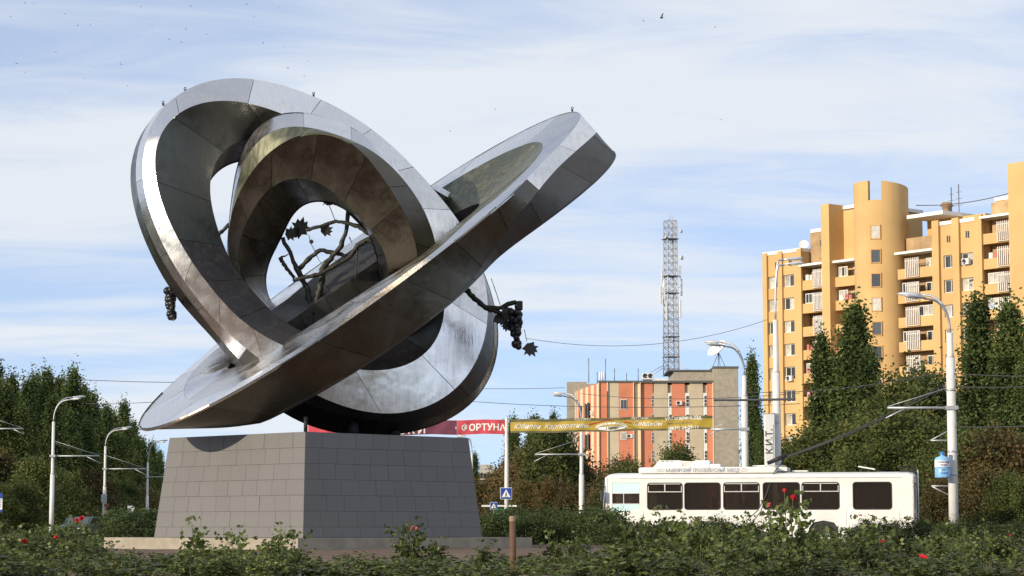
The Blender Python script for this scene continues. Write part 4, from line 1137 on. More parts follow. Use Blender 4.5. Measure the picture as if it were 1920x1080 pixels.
ebox('parapet', 1122, 1338, -0.4, 22, ztop + 0.004, ztop + 0.35, m_roofd)
# slit windows in white surrounds
for a, b_ in ((1219.5, 1225.5), (1252.5, 1259.5), (1284.5, 1292.5), (1318.5, 1325.5)):
    ebox('white_surround', a, b_, 0.05, 0.38, 0, tz(738), m_frame)
    for y0, y1 in ((743, 763), (778, 798), (812, 832), (846, 866)):
        f = ebox('window', a + 1.8, b_ - 1.2, -0.02, 0.049, tz(y1), tz(y0), m_frame)
        c = ((tx(a + 1.8) + tx(b_ - 1.2)) / 2 - X0)
        for q in range(3):
            z0_, z1_ = tz(y1) + (tz(y0) - tz(y1)) * q / 3 + 0.06, tz(y1) + (tz(y0) - tz(y1)) * (q + 1) / 3 - 0.06
            MB().box((c, -0.05, (z0_ + z1_) / 2), (tx(b_ - 1.2) - tx(a + 1.8) - 0.08, 0.03, z1_ - z0_)).build('pane', m_pane, f)
for px, y0, y1 in ((1169, 750, 769), (1169, 811, 826)):
    f = ebox('window', px - 6, px + 6, -0.36, -0.251, tz(y1), tz(y0), m_frame)
    for q in (0, 1):
        c = tx(px - 6 + 3.2 + q * 5.6) - X0
        MB().box((c, -0.38, (tz(y0) + tz(y1)) / 2), (0.43, 0.03, tz(y0) - tz(y1) - 0.2)).build('pane', m_pane if y0 < 800 else m_curtain, f)
ebox('slit_window', 1137.6, 1139.0, -0.56, -0.51, tz(790), tz(735), m_pane)
for px, py in ((1273, 757), (1180, 819)):
    ac_unit(px, py, ex, (tx(px) - X0, -0.3, tz(py)))
    bpy.context.view_layer.update()
# receding left wing with ribs
sl = Vector((tx(1078, 405) - X0, 25.0, 0)); n = 9
for k in range(n):
    p0, p1 = sl * (k / n), sl * ((k + 1) / n); off = Vector((-0.15, 0, 0))
    vs = [p0, p1, p1 + Vector((6, 0, 0)), p0 + Vector((6, 0, 0))]
    m = m_coral if k % 2 else m_cream
    MB().add([(v.x, v.y, 0) for v in vs] + [(v.x, v.y, ztop - 0.02) for v in vs], [(0, 3, 2, 1), (4, 5, 6, 7), (0, 1, 5, 4), (1, 2, 6, 5), (2, 3, 7, 6), (3, 0, 4, 7)]).build('side_cladding_strip', m, ex)
    if k in (3, 4, 6):
        q = (p0 + p1) / 2 + Vector((-0.3, 0, 0))
        for zz in (tz(765), tz(825)):
            MB().box((q.x, q.y, zz), (0.25, 1.6, 2.6)).build('window', m_pane, ex)
ac_unit(0, 0, ex, (sl.x * 0.25 - 0.3, sl.y * 0.25, tz(772)), R(-80))
# stair block at far left and brick towers on the right
MB().box((tx(1082, 412) - X0, 34, tz(717, 412) / 2), (3.6, 4, tz(717, 412))).build('stair_block', m_brick, ex)
MB().box((tx(1100, 405) - X0, 24.5, tz(722, 405) / 2), (4.0, 3, tz(722, 405))).build('stair_block', m_brick, ex)
ebox('brick_tower', 1338.5, 1384, -0.8, 16, 0, tz(692), m_brick)
ebox('tower_coping', 1337.5, 1385, -1.0, 16.2, tz(692) + 0.003, tz(692) + 0.3, m_roofd)
ebox('roof_storey', 1266, 1338.2, 3, 16, ztop - 0.3, tz(695), m_brick)
ebox('roof_storey_coping', 1255, 1338.2, 2.7, 16.3, tz(695) + 0.003, tz(695) + 0.25, m_roofd)
# rooftop fans
a = empty('roof_fan_unit'); a.parent = ex; a.location = (tx(1217) - X0, 4, ztop + 0.35)
MB().bevbox((0, 0, 1.0), (1.9, 1.2, 1.1), 0.05).build('case', m_ac, a); MB().box((0, 0, 0.22), (1.5, 0.9, 0.44)).build('feet', m_aerial, a)
for sx in (-0.45, 0.45): MB().lathe([(0.0, 0), (0.38, 0), (0.4, 0.03)], 14).build('fan', m_pane, a, (sx, -0.62, 1.05), (R(90), 0, 0))
MB().bevbox((0, 0, 0.3), (2.2, 1.2, 0.6), 0.04).build('roof_box', m_ac, ex, (tx(1242) - X0, 4, ztop + 0.36))
for px, yt in ((1106, 668), (1122, 695), (1127, 695), (1131, 695), (1134, 694), (1138, 670), (1155, 688), (1178, 697), (1200, 688)):
    z0_ = ztop + 0.3; MB().tube([(0, 0, 0), (0, 0, tz(yt) - z0_)], 0.07 if px not in (1127, 1131, 1134) else 0.14, 5).build('roof_aerial', m_aerial if px not in (1127, 1131, 1134) else m_frame, ex, (tx(px) - X0, 5, z0_))
# big dish on a tripod
m_dish = simple_mat('dish_white', (0.72, 0.72, 0.73), 0.5)
dp = Vector((tx(1352) - X0, 4.0, tz(655)))
de = empty('dish_antenna', dp); de.parent = ex; de.location = dp; de.rotation_euler = Vector((-0.62, -0.42, 0.66)).to_track_quat('Z', 'Y').to_euler()
prof = [(1.85 * t, 0.62 * t * t) for t in [k / 8 for k in range(9)]]
mb = MB(); mb.lathe(prof, 28); mb.lathe([(r, z - 0.05) for r, z in reversed(prof)], 28); mb.build('reflector', m_dish, de)
mb = MB()
for k in range(3):
    a = 2 * math.pi * k / 3; mb.tube([(1.6 * math.cos(a), 1.6 * math.sin(a), 0.48), (0, 0, 1.7)], 0.035, 5)
mb.box((0, 0, 1.75), (0.3, 0.3, 0.35)); mb.build('feed_arms', m_aerial, de)
mb = MB(); zb_ = tz(690) - dp.z
for dx, dy in ((-1.2, -0.8), (1.2, -0.8), (0, 1.2), (0.3, -0.3)): mb.tube([(dx, dy, zb_), (0.05, 0.05, -0.35)], 0.06, 5)
mb.build('tripod', m_aerial, ex, dp)

# lattice mast
DM = 392.0
m_mast = simple_mat('galvanised_mast', (0.42, 0.42, 0.43), 0.5, metal=0.3, objvar=0.0)
zb_, zt_ = tz(706, DM), tz(412, DM)
mast = empty('lattice_mast', ((1259 - 960) * DM / FPX, DM, zb_), R(20), label='tall grey lattice radio mast with antennas above the striped building', cat='mast')
Hm = zt_ - zb_; w0, w1 = 1.02, 0.86; nb = 22
def mc(k, t):
    w = w0 + (w1 - w0) * t; sx, sy = ((-1, -1), (1, -1), (1, 1), (-1, 1))[k % 4]
    return Vector((sx * w, sy * w, Hm * t))
for k in range(4): MB().tube([mc(k, 0), mc(k, 1)], 0.10, 6).build('leg', m_mast, mast)
mb = MB(); hz = MB()
for i in range(nb):
    t0, t1 = i / nb, (i + 1) / nb
    for k in range(4):
        mb.tube([mc(k, t0), mc(k + 1, t1)], 0.045, 4, False); mb.tube([mc(k + 1, t0), mc(k, t1)], 0.045, 4, False)
        hz.tube([mc(k, t1), mc(k + 1, t1)], 0.05, 4, False)
tag(mb.build('diagonal_bracing', m_mast, mast), kind='stuff'); tag(hz.build('horizontal_bracing', m_mast, mast), kind='stuff')
for t in (0.12, 0.25, 0.53, 0.64, 0.88): MB().box((0, 0, Hm * t), (2.3, 2.3, 0.14)).build('platform', m_aerial, mast)
for x, y, t, L in ((-1.5, -0.8, 0.55, 3.4), (1.9, -0.4, 0.57, 3.0), (-1.3, -1.2, 0.41, 3.2), (1.3, -1.2, 0.43, 3.2), (-1.7, -0.2, 0.64, 2.0), (1.5, -0.8, 0.67, 2.2), (-1.6, 0.6, 0.52, 3.0)):
    MB().bevbox((x, y, Hm * t), (0.3, 0.2, L), 0.04).tube([(x * 0.6, y * 0.6, Hm * t), (x, y, Hm * t)], 0.05, 5).build('panel_antenna', m_frame, mast)
for x, y, t, r in ((1.7, -0.6, 0.76, 0.42), (1.45, -1.0, 0.93, 0.35), (-1.4, -1.0, 0.89, 0.3)):
    mb = MB(); mb.lathe([(0, 0), (r * 0.7, 0.06), (r, 0.2), (r, 0.3), (0, 0.32)], 14); mb.build('drum_antenna', m_frame, mast, (x, y, Hm * t), (R(90), 0, R(25)))
MB().tube([(0, 0, Hm), (0, 0, Hm + 1.6)], 0.05, 5).tube([(0.6, 0.3, Hm), (0.6, 0.3, Hm + 0.9)], 0.04, 5).build('top_spike', m_mast, mast)
mb = MB()
for sx, sy in ((-1, -1), (1, -1), (-1, 1)): mb.tube([(sx * 0.95, sy * 0.95, Hm * 0.07), (sx * 4.2, sy * 2.2, 0.1)], 0.07, 5)
mb.build('stay', m_mast, mast)

# far housing block in the gap right of the pedestal
DFB = 700.0
m_farw = simple_mat('far_block_wall', (0.50, 0.42, 0.32), 0.9, var=0.1, scale=0.2)
m_farg = simple_mat('far_block_grey', (0.36, 0.35, 0.32), 0.9, var=0.1, scale=0.2)
fb = empty('far_apartment_block', ((920 - 960) * DFB / FPX, DFB, 0), 0, label='distant cream housing block in the gap right of the pedestal', cat='building')
def fz(py): return EYE + (988 - py) * DFB / FPX
def fx(px): return (px - 920) * DFB / FPX
for a, b_, t, m, y in ((896, 946, 888, m_farw, 0), (898, 946, 878, m_farg, 3), (898, 924, 871, m_farg, 6)):
    MB().box(((fx(a) + fx(b_)) / 2, y + 5, fz(t) / 2), (fx(b_) - fx(a), 9.9, fz(t))).build('wall', m, fb)
for r in range(5):
    for c in range(8):
        w = MB().box((0, 0, 0), (1.5, 0.1, 1.5)).build('window', m_pane, fb, (fx(900) + 1.05 * c, -0.06, fz(893) - 3.0 * r))
# ------------------------------------------------------------------ lamp posts, wires, signs
m_post = simple_mat('white_painted_post', (0.62, 0.61, 0.59), 0.6, var=0.14, scale=1.2)
m_arm = simple_mat('galvanised_arm', (0.42, 0.43, 0.45), 0.45, metal=0.5)
m_lamp = simple_mat('lamp_head_grey', (0.50, 0.51, 0.53), 0.4, metal=0.3)
m_lens = simple_mat('lamp_lens', (0.55, 0.55, 0.52), 0.2)
m_wire = simple_mat('wire_dark', (0.05, 0.05, 0.055), 0.6)
m_signw = simple_mat('sign_white', (0.72, 0.72, 0.70), 0.5, var=0.06)
m_signb = simple_mat('sign_blue', (0.012, 0.05, 0.30), 0.45, var=0.1)
m_black = simple_mat('black_print', (0.02, 0.02, 0.022), 0.6)
def gx(px, d): return (px - 960) * d / FPX
def gz(py, d): return EYE + (988 - py) * d / FPX
def lamp_post(px, d, y_knee, y_top, reach_px, r=0.13, label='', bracket=None, spread=24, z0=0.0, thick_to=None):
    """mast with two curved arms; reach_px gives the sideways reach in the picture (sign = side)"""
    x = gx(px, d); zk = gz(y_knee, d); zt = gz(y_top, d); reach = abs(reach_px) * d / FPX; sgn = 1 if reach_px > 0 else -1
    p = empty('street_lamp', (x, d, z0), label=label, cat='street lamp', group='street lamps round the roundabout')
    zs = gz(thick_to, d) if thick_to else zk * 0.55
    MB().tube([(0, 0, -0.1), (0, 0, zs)], [r * 1.12, r], 12).build('post', m_post, p)
    MB().tube([(0, 0, zs), (0, 0, zs + 0.12), (0, 0, zk)], [r, r * 0.72, r * 0.66], 12).build('upper_post', m_post, p)
    for i, sp in enumerate((-spread, spread)):
        ca, sa = math.cos(R(sp)), math.sin(R(sp)); pts = []
        n = 12; hh = zt - zk + (0.0 if i == 0 else 0.22)
        for k in range(n + 1):
            a = math.pi / 2 * k / n
            u = reach * (1 - math.cos(a)); w = hh * math.sin(a) ** 0.9
            pts.append((sgn * u * ca, u * sa, zk + w))
        pts.append((sgn * (reach + 0.25) * ca, (reach + 0.25) * sa, zk + hh + 0.03))
        MB().tube(pts, 0.045, 7).build('arm', m_arm, p)
        e = Vector(pts[-1]); az = math.atan2(sa, sgn * ca)
        h = empty('lamp_head', e); h.parent = p; h.location = e; h.rotation_euler = (0, R(-4), az)
        mb = MB(); prof = [(-0.05, 0.05, 0.05), (0.15, 0.10, 0.07), (0.45, 0.15, 0.10), (0.72, 0.13, 0.08), (0.85, 0.06, 0.03)]
        rings = []
        for X, W, Hh in prof: rings.append([(X, W * math.cos(q), Hh * max(-0.35, math.sin(q))) for q in [2 * math.pi * j / 10 for j in range(10)]])
        vs = [v for rr in rings for v in rr]; fs = [(a * 10 + j, a * 10 + (j + 1) % 10, a * 10 + 10 + (j + 1) % 10, a * 10 + 10 + j) for a in range(4) for j in range(10)]
        fs += [tuple(reversed(range(10))), tuple(range(40, 50))]
        mb.add(vs, fs, True); mb.build('housing', m_lamp, h)
        MB().box((0.5, 0, -0.045), (0.5, 0.2, 0.02)).build('lens', m_lens, h)
    if bracket:
        bpx, by = bracket; L = (bpx - px) * d / FPX; zb = gz(by, d)
        mb = MB().tube([(0, 0, zb), (L, 0, zb)], 0.05, 7).tube([(0, 0, zb + abs(L) * 0.33), (L * 0.98, 0, zb + 0.06)], 0.014, 5).tube([(L * 0.72, 0, zb - 0.02), (L * 1.03, 0, zb - abs(L) * 0.16)], 0.03, 5)
        mb.box((0, 0, zb), (2.6 * r, 2.6 * r, 0.14)); mb.build('wire_bracket', m_arm, p)
    return p
lamp_post(101, 155, 792, 752, 30, 0.15, 'white street lamp nearest the left edge, tallest of the left three', (188, 856))
lamp_post(199, 200, 838, 808, 27, 0.15, 'middle street lamp of the three left of the pedestal', (276, 880))
lamp_post(279, 232, 868, 832, 18, 0.15, 'rightmost of the three street lamps left of the pedestal', (316, 895))
lamp_post(885, 215, 850, 823, -10, 0.14, 'thin street lamp just right of the pedestal')
r0 = lamp_post(1090, 142, 790, 746, -27, 0.16, 'street lamp in front of the striped building behind the yellow banner', (1003, 853))
r1 = lamp_post(1396, 104, 705, 652, -34, 0.15, 'street lamp behind the trolleybus roof with the dish behind it', (1332, 806), thick_to=745)
r2 = lamp_post(1456, 97, 600, 497, 8, 0.17, 'tall pole with the white lettered box sign behind the trolleybus', None, 6, thick_to=700)
r3 = lamp_post(1784, 84, 625, 563, -44, 0.165, 'big white street lamp right of the trolleybus with bottle sign', (1664, 766), thick_to=672)
lp = lamp_post(-22, 150, 770, 735, -20, 0.15, 'street lamp post cut off by the left picture edge with wire bracket', (44, 805))
# clamps and small brackets on the big right post
for py in (735, 850, 893):
    MB().lathe([(0.17, 0), (0.19, 0.02), (0.19, 0.08), (0.17, 0.1)], 12).build('clamp', m_arm, r3, (0, 0, gz(py, 84)))
for py, s in ((827, 1), (912, -1)):
    z = gz(py, 84); MB().tube([(-0.15, 0, z), (-0.80, 0, z)], 0.03, 5).tube([(-0.15, 0, z + 0.35 * s), (-0.80, 0, z)], 0.025, 5).build('sign_bracket', m_arm, r3)
# bottle shaped water advert
m_bottle = simple_mat('bottle_blue', (0.22, 0.45, 0.72), 0.35, var=0.25, scale=2.5)
m_bottlec = simple_mat('bottle_cap_blue', (0.03, 0.16, 0.42), 0.4)
m_btxt = simple_mat('bottle_print_dark_blue', (0.02, 0.05, 0.22), 0.5)
bt = empty('bottle_sign', (gx(1763, 83.8), 83.6, gz(897, 83.8)), label='blue and white water bottle shaped sign hung on the big lamp post', cat='sign')
MB().lathe([(0.0, 0), (0.27, 0), (0.285, 0.04), (0.285, 0.30), (0.275, 0.33), (0.285, 0.36), (0.285, 0.66), (0.25, 0.74), (0.09, 0.80), (0.075, 0.84)], 20).build('bottle', m_bottle, bt)
MB().lathe([(0.085, 0.83), (0.09, 0.96), (0.0, 0.97)], 14).build('cap', m_bottlec, bt)
MB().lathe([(0.289, 0.40), (0.289, 0.63)], 20).build('label_band', m_signw, bt)
for t, z, s in (('АЛМАТИДА', 0.545, 0.085), ('ВОДА', 0.44, 0.09), ('тел.', 0.27, 0.075), ('2-19-77', 0.14, 0.09)):
    me = text_mesh(t, s, 0.004, align='CENTER'); me.materials.append(m_btxt)
    # bend the print round the bottle
    for v in me.vertices:
        a = v.co.x / 0.292; rr = 0.293 + v.co.z
        v.co = Vector((rr * math.sin(a), -rr * math.cos(a), v.co.y))
    link('lettering', me, None, bt, (0, 0, z))
# box sign with vertical letters on the tall pole
kt = empty('box_sign', (gx(1442, 96.6), 96.6, gz(880, 96.6)), R(4), label='narrow white box sign lettered in black beside the tall pole', cat='sign')
hk = (880 - 778) * 96.6 / FPX
MB().bevbox((0, 0, hk / 2), (0.42, 0.22, hk), 0.02).build('box', m_signw, kt)
MB().box((0, 0.04, hk + 0.012), (0.46, 0.30, 0.03)).box((0, 0.04, -0.012), (0.46, 0.30, 0.03)).build('rim', m_arm, kt)
me = text_mesh('К.И.Т.', 0.40, 0.004, align='CENTER', bold=0.006); me.materials.append(m_black)
link('lettering', me, None, kt, (0.10, -0.116, hk * 0.5), (R(90), R(-90), 0))
MB().box((0.15, -0.115, hk * 0.5), (0.012, 0.006, hk * 0.62)).build('underline', m_black, kt)
MB().tube([(0.2, 0, hk * 0.85), (0.42, 0.1, hk * 0.85)], 0.03, 5).tube([(0.2, 0, hk * 0.15), (0.42, 0.1, hk * 0.15)], 0.03, 5).build('holder', m_arm, kt)

# pole with the two pedestrian crossing signs
bp_ = empty('banner_pole', (gx(950, 121), 121, 0), label='slim white pole between the red and the yellow banner', cat='pole')
MB().tube([(0, 0, -0.1), (0, 0, gz(900, 121)), (0, 0, gz(784, 121))], [0.13, 0.12, 0.085], 10).build('post', m_post, bp_)
def crossing_sign(px, py, d, size, label):
    s = empty('crossing_sign', (gx(px, d), d - 0.2, gz(py, d)), 0, label=label, cat='road sign')
    MB().bevbox((0, 0, 0), (size, 0.04, size), 0.01).build('plate', m_signw, s)
    MB().box((0, -0.024, 0), (size * 0.93, 0.006, size * 0.93)).build('blue_field', m_signb, s)
    h = size * 0.38
    MB().prism([(-h, -h * 0.85), (h, -h * 0.85), (0, h * 0.95)], -0.034, -0.028).build('white_triangle', m_signw, s)
    k = size / 100.0
    mb = MB()
    def limb(a, b_, w):
        a, b_ = Vector(a), Vector(b_); dd = (b_ - a).normalized(); nn = Vector((-dd.y, dd.x)) * w / 2
        q = [a - nn, b_ - nn, b_ + nn, a + nn]; mb.prism([(v.x * k, v.y * k) for v in q], -0.042, -0.036)
    limb((1, 2), (-1, -10), 7); limb((-1, -9), (-8, -27), 4.5); limb((-1, -9), (4, -17), 4.5); limb((4, -17), (8, -27), 4.5); limb((0, 0), (-8, -6), 3.5); limb((1, 0), (8, -7), 3.5)
    mb.prism([(k * (1 + 4 * math.cos(a)), k * (8 + 4 * math.sin(a))) for a in [2 * math.pi * j / 10 for j in range(10)]], -0.042, -0.036)
    for j in range(4): mb.prism([(k * (-24 + 13 * j), k * -33), (k * (-17 + 13 * j), k * -33), (k * (-16 + 12.4 * j), k * -28.5), (k * (-22 + 12.4 * j), k * -28.5)], -0.042, -0.036)
    mb.build('walking_figure', m_black, s)
    return s
cs = crossing_sign(949, 926, 120.7, 0.62, 'larger blue pedestrian crossing sign on the banner pole')
cs2 = crossing_sign(926, 949, 140, 0.46, 'smaller blue pedestrian crossing sign left of the banner pole')
MB().tube([(0, 0.05, -0.22), (0, 0.05, -(gz(949, 140)) - 0.05)], 0.03, 6).build('post', m_arm, cs2)
# green kiosk roof and bin glimpsed behind
m_kgreen = simple_mat('kiosk_green', (0.02, 0.20, 0.10), 0.6)
kq = empty('green_kiosk', (gx(939, 143), 143, 0), label='green kiosk with a pale flat roof low behind the crossing signs', cat='kiosk')
MB().box((0.1, 0, 1.05), (0.95, 1.0, 2.1)).build('body', m_kgreen, kq); MB().box((-0.1, -0.1, 2.16), (2.2, 1.3, 0.1)).build('roof', m_signw, kq)
MB().box((0.1, -0.51, 1.2), (0.6, 0.03, 0.7)).build('hatch', m_signb, kq)
# small signs on the left
def small_sign(px, py, d, w, h, mat, label, post=True):
    s = empty('road_sign', (gx(px, d), d, 0), label=label, cat='road sign')
    MB().bevbox((0, 0, gz(py, d)), (w, 0.05, h), 0.01).build('plate', mat, s)
    if post: MB().tube([(0, 0.06, -0.1), (0, 0.06, gz(py, d) + h / 2)], 0.04, 6).build('post', m_arm, s)
    return s
small_sign(249, 955, 150, 0.45, 0.45, m_arm, 'plain grey square sign on a post left of the pedestal')
q = small_sign(0, 945, 120, 0.50, 0.62, m_signw, 'white information board with blue header at the left edge')
MB().box((0, -0.03, gz(945, 120) + 0.42), (0.52, 0.06, 0.26)).build('header', m_signb, q); MB().box((0, -0.03, gz(945, 120) - 0.38), (0.52, 0.06, 0.12)).build('footer', m_signb, q)
for k in range(4): MB().box((0, -0.03, gz(945, 120) + 0.2 - 0.11 * k), (0.38, 0.012, 0.035)).build('print_line', m_btxt, q)
for px, py, w, h, m in ((199.5, 935, 0.5, 0.7, m_arm), (202, 948, 0.5, 0.3, simple_mat('rust_plate', (0.25, 0.09, 0.05), 0.8)), (205, 962, 0.4, 0.35, simple_mat('yellow_plate', (0.5, 0.33, 0.06), 0.7))):
    pass
pl = [o for o in bpy.data.objects if o.get('label', '').startswith('middle street lamp')][0]
for dx, py, w, h, m in ((0.0, 935, 0.5, 0.7, m_arm), (0.25, 948, 0.42, 0.32, simple_mat('rust_plate', (0.25, 0.09, 0.05), 0.8)), (0.30, 962, 0.38, 0.35, simple_mat('yellow_plate', (0.5, 0.33, 0.06), 0.7))):
    MB().box((dx, -0.22, gz(py, 200)), (w, 0.08, h)).build('plate', m, pl)

# ------------------------------------------------------------------ street banners
def banner(px0, px1, y0a, y0b, hpx, d, bands, name, label):
    """cloth strip with a slight sag and wrinkles; bands: list of (f0, f1, material) across its height or width"""
    L = (px1 - px0) * d / FPX; h = hpx * d / FPX
    root = empty(name, (gx(px0, d), d, gz(y0a, d)), 0, label=label, cat='banner')
    dz = (y0a - y0b) * d / FPX
    def surf(f, g):
        sag = -0.012 * 4 * f * (1 - f) * L / 10
        return (L * f, 0.03 * math.sin(f * 31 + g * 2.2) + 0.018 * math.sin(f * 77 + g * 5), dz * f + sag - h * g + 0.02 * math.sin(f * 23))
    return root, L, h, surf
def cloth(root, surf, f0, f1, g0, g1, mat, name, n=60, lift=0.0):
    vs = []; fs = []
    for i in range(n + 1):
        f = f0 + (f1 - f0) * i / n
        for j in range(5):
            g = g0 + (g1 - g0) * j / 4; x, y, z = surf(f, g); vs.append((x, y - lift, z))
    m = len(vs)
    vs += [(x, y + 0.012, z) for x, y, z in vs]
    for i in range(n):
        for j in range(4):
            a = i * 5 + j; fs.append((a, a + 1, a + 6, a + 5)); fs.append((m + a + 5, m + a + 6, m + a + 1, m + a))
    return MB().add(vs, fs, True).build(name, mat, root)
def banner_text(root, surf, txt, f, g, size, mat, L, h, shear=0.0, bold=0.0, align='LEFT', spacing=1.0):
    me = text_mesh(txt, size, 0.002, shear, align, bold, spacing); me.materials.append(mat)
    for v in me.vertices:
        x, y, z = surf(f + v.co.x / L, g - v.co.y / h); v.co = Vector((x, y - 0.012 - v.co.z, z))
    return link('lettering', me, None, root)
m_by = simple_mat('banner_yellow', (0.43, 0.30, 0.04), 0.8, var=0.1, scale=1)
m_bo = simple_mat('banner_olive', (0.13, 0.12, 0.055), 0.8, var=0.1, scale=1)
m_br = simple_mat('banner_red', (0.52, 0.06, 0.085), 0.8, var=0.12, scale=1)
m_bp = simple_mat('banner_purple', (0.13, 0.03, 0.06), 0.8, var=0.15, scale=1)
m_bw = simple_mat('banner_white_print', (0.74, 0.73, 0.68), 0.8, var=0.04)
m_bred = simple_mat('banner_roof_red', (0.40, 0.07, 0.03), 0.8)
m_bgrey = simple_mat('banner_grey_print', (0.30, 0.28, 0.22), 0.8)
rt, L, h, sf = banner(957, 1336, 788, 780, 25.5, 120, None, 'yellow_banner', 'yellow and olive restaurant banner strung across the street')
cloth(rt, sf, 0, 1, 0.20, 0.86, m_by, 'yellow_field'); cloth(rt, sf, 0, 1, 0.0, 0.198, m_bo, 'top_border'); cloth(rt, sf, 0, 1, 0.862, 1.0, m_bo, 'bottom_border')
W = lambda px: (px - 957) / 379.0
banner_text(rt, sf, 'Юбилеи  Карпоративы', W(963), 0.70, 0.36, m_bw, L, h, 0.35, 0.002)
banner_text(rt, sf, 'Свадьбы', W(1186), 0.64, 0.36, m_bw, L, h, 0.35, 0.002)
banner_text(rt, sf, 'РЕСТОРАН', W(1077), 0.17, 0.15, m_bw, L, h, 0, 0.002, spacing=1.15); banner_text(rt, sf, 'РЕСТОРАН', W(1184), 0.17, 0.15, m_bw, L, h, 0, 0.002, spacing=1.15)
banner_text(rt, sf, 'ул.Гагарина,22д,', W(1247), 0.26, 0.25, m_bw, L, h, 0, 0.006); banner_text(rt, sf, '(8639) 24-29-19', W(1252), 0.97, 0.25, m_bw, L, h, 0, 0.006)
banner_text(rt, sf, 'банкетный зал, летняя', W(1250), 0.56, 0.13, m_bgrey, L, h)
# emblem: roof line, brick arch and plate with the number
def bpoly(pts, mat, name, lift=0.016):
    vs = []
    for px, g in pts: x, y, z = sf(W(px), g); vs.append((x, y - lift, z))
    n = len(vs); vs += [(x, y + 0.004, z) for x, y, z in vs]
    MB().add(vs, [tuple(range(n)), tuple(reversed(range(n, 2 * n)))]).build(name, mat, rt)
for a, b_ in (((1103, 0.55), (1142, 0.16)), ((1183, 0.50), (1143, 0.14))):
    bpoly([a, (a[0], a[1] - 0.10), (b_[0], b_[1] - 0.08), b_], m_bred, 'emblem_roof')
arc = [(1146 + 31 * math.cos(t), 0.72 - 0.40 * math.sin(t)) for t in [math.pi * k / 10 for k in range(11)]]
for k in range(10):
    a, b_ = arc[k], arc[k + 1]; inn = lambda q: (1146 + (q[0] - 1146) * 0.76, 0.72 + (q[1] - 0.72) * 0.66)
    bpoly([a, ((a[0] * 0.15 + b_[0] * 0.85), a[1] * 0.15 + b_[1] * 0.85), inn((a[0] * 0.15 + b_[0] * 0.85, a[1] * 0.15 + b_[1] * 0.85)), inn(a)], m_bw, 'emblem_brick')
bpoly([(1146 + 28 * math.cos(t), 0.76 - 0.19 * math.sin(t)) for t in [2 * math.pi * k / 20 for k in range(20)]], m_bgrey, 'emblem_plate_rim', 0.018)
bpoly([(1146 + 26.5 * math.cos(t), 0.76 - 0.16 * math.sin(t)) for t in [2 * math.pi * k / 20 for k in range(20)]], m_bw, 'emblem_plate', 0.024)
me_ = banner_text(rt, sf, '12 ШЛЯП', W(1146), 0.84, 0.19, m_black, L, h, 0, 0.003, 'CENTER'); me_.location = (0, -0.018, 0)
rb, L, h, sf = banner(578, 951, 790, 788, 27, 121.5, None, 'red_banner', 'red and dark purple banner strung behind the foot of the sculpture')
W = lambda px: (px - 578) / 373.0
cloth(rb, sf, 0, W(640), 0, 1, m_br, 'red_end'); cloth(rb, sf, W(640) + 0.0008, W(857), 0, 1, m_bp, 'purple_field'); cloth(rb, sf, W(857) + 0.0008, 0.992, 0, 1, m_br, 'red_field')
banner_text(rb, sf, 'ФОРТУНА', W(865), 0.74, 0.48, m_bw, L, h, 0, 0.014, spacing=1.02)
banner_text(rb, sf, 'ВЫСТАВКИ', W(650), 0.92, 0.62, m_bw, L, h, 0, 0.010, spacing=1.35)
cloth(rb, sf, W(856) - 0.004, W(856) - 0.001, 0.42, 0.62, m_bw, 'white_mark', 3, 0.012)
# lashings
for root, pts in ((bp_, [(-0.25, 786), (-0.25, 812), (0.2, 786), (0.2, 812)]),):
    mb = MB()
    for dx, py in pts: mb.tube([(0, 0, gz(py, 121)), (dx, -0.2 if dx > 0 else 0.3, gz(py + 1, 121))], 0.015, 4)
    mb.build('lashing', m_wire, root)

# ------------------------------------------------------------------ overhead wires
def wire(name, pts, sag=0.0, r=0.02, label='', mat=None):
    a, b_ = [P(*q) for q in pts]; n = 14
    ps = []
    for i in range(n + 1):
        f = i / n; p = a.lerp(b_, f); p.z -= 4 * sag * f * (1 - f); ps.append(p)
    o = MB().tube([p - a for p in ps], r, 5).build(name, mat or m_wire, None, a)
    return tag(o, label, 'wire', 'overhead wires')
wl = [((-20, 700, 118), (330, 717, 118), 0.1, 'thin wire high across the sky left of the tilted ring'),
      ((160, 757, 150), (300, 753, 120), 0.05, 'short wire from the left lamp toward the tilted ring'),
      ((985, 634, 150), (1440, 599, 160), 1.1, 'long thin wire crossing in front of the lattice mast'),
      ((875, 752, 130), (1500, 757, 100), 0.25, 'upper wire across the striped building'),
      ((860, 728, 150), (1060, 727, 150), 0.05, 'faint wire right of the sculpture at lamp height'),
      ((1340, 750, 99), (1490, 748, 90), 0.02, 'thick dark wire reaching the lettered sign pole'),
      ((1090, 738, 142), (1500, 737, 104), 0.3, 'wire along the top windows of the striped building'),
      ((1396, 735, 104), (1800, 690, 84), 0.3, 'wire between the two right lamps below the poplar tops'),
      ((1784, 700, 84), (1990, 705, 80), 0.05, 'upper wire leaving the big lamp to the right edge'),
      ((1784, 725, 84), (1990, 722, 80), 0.05, 'middle wire leaving the big lamp to the right edge'),
      ((1784, 800, 84), (1990, 795, 80), 0.05, 'lower wire leaving the big lamp to the right edge'),
      ((101, 832, 155), (199, 852, 200), 0.1, 'wire between the first and second left lamp'),
      ((199, 852, 200), (279, 884, 232), 0.1, 'wire between the second and third left lamp')]
for a, b_, s, lb in wl: wire('overhead_wire', (a, b_), s, 0.016 if 'thick' not in lb else 0.05, lb)
wire('roof_wire', ((1718, 385, 262), (1925, 352, 255)), 0.6, 0.05, 'sagging wire above the roof of the orange block')

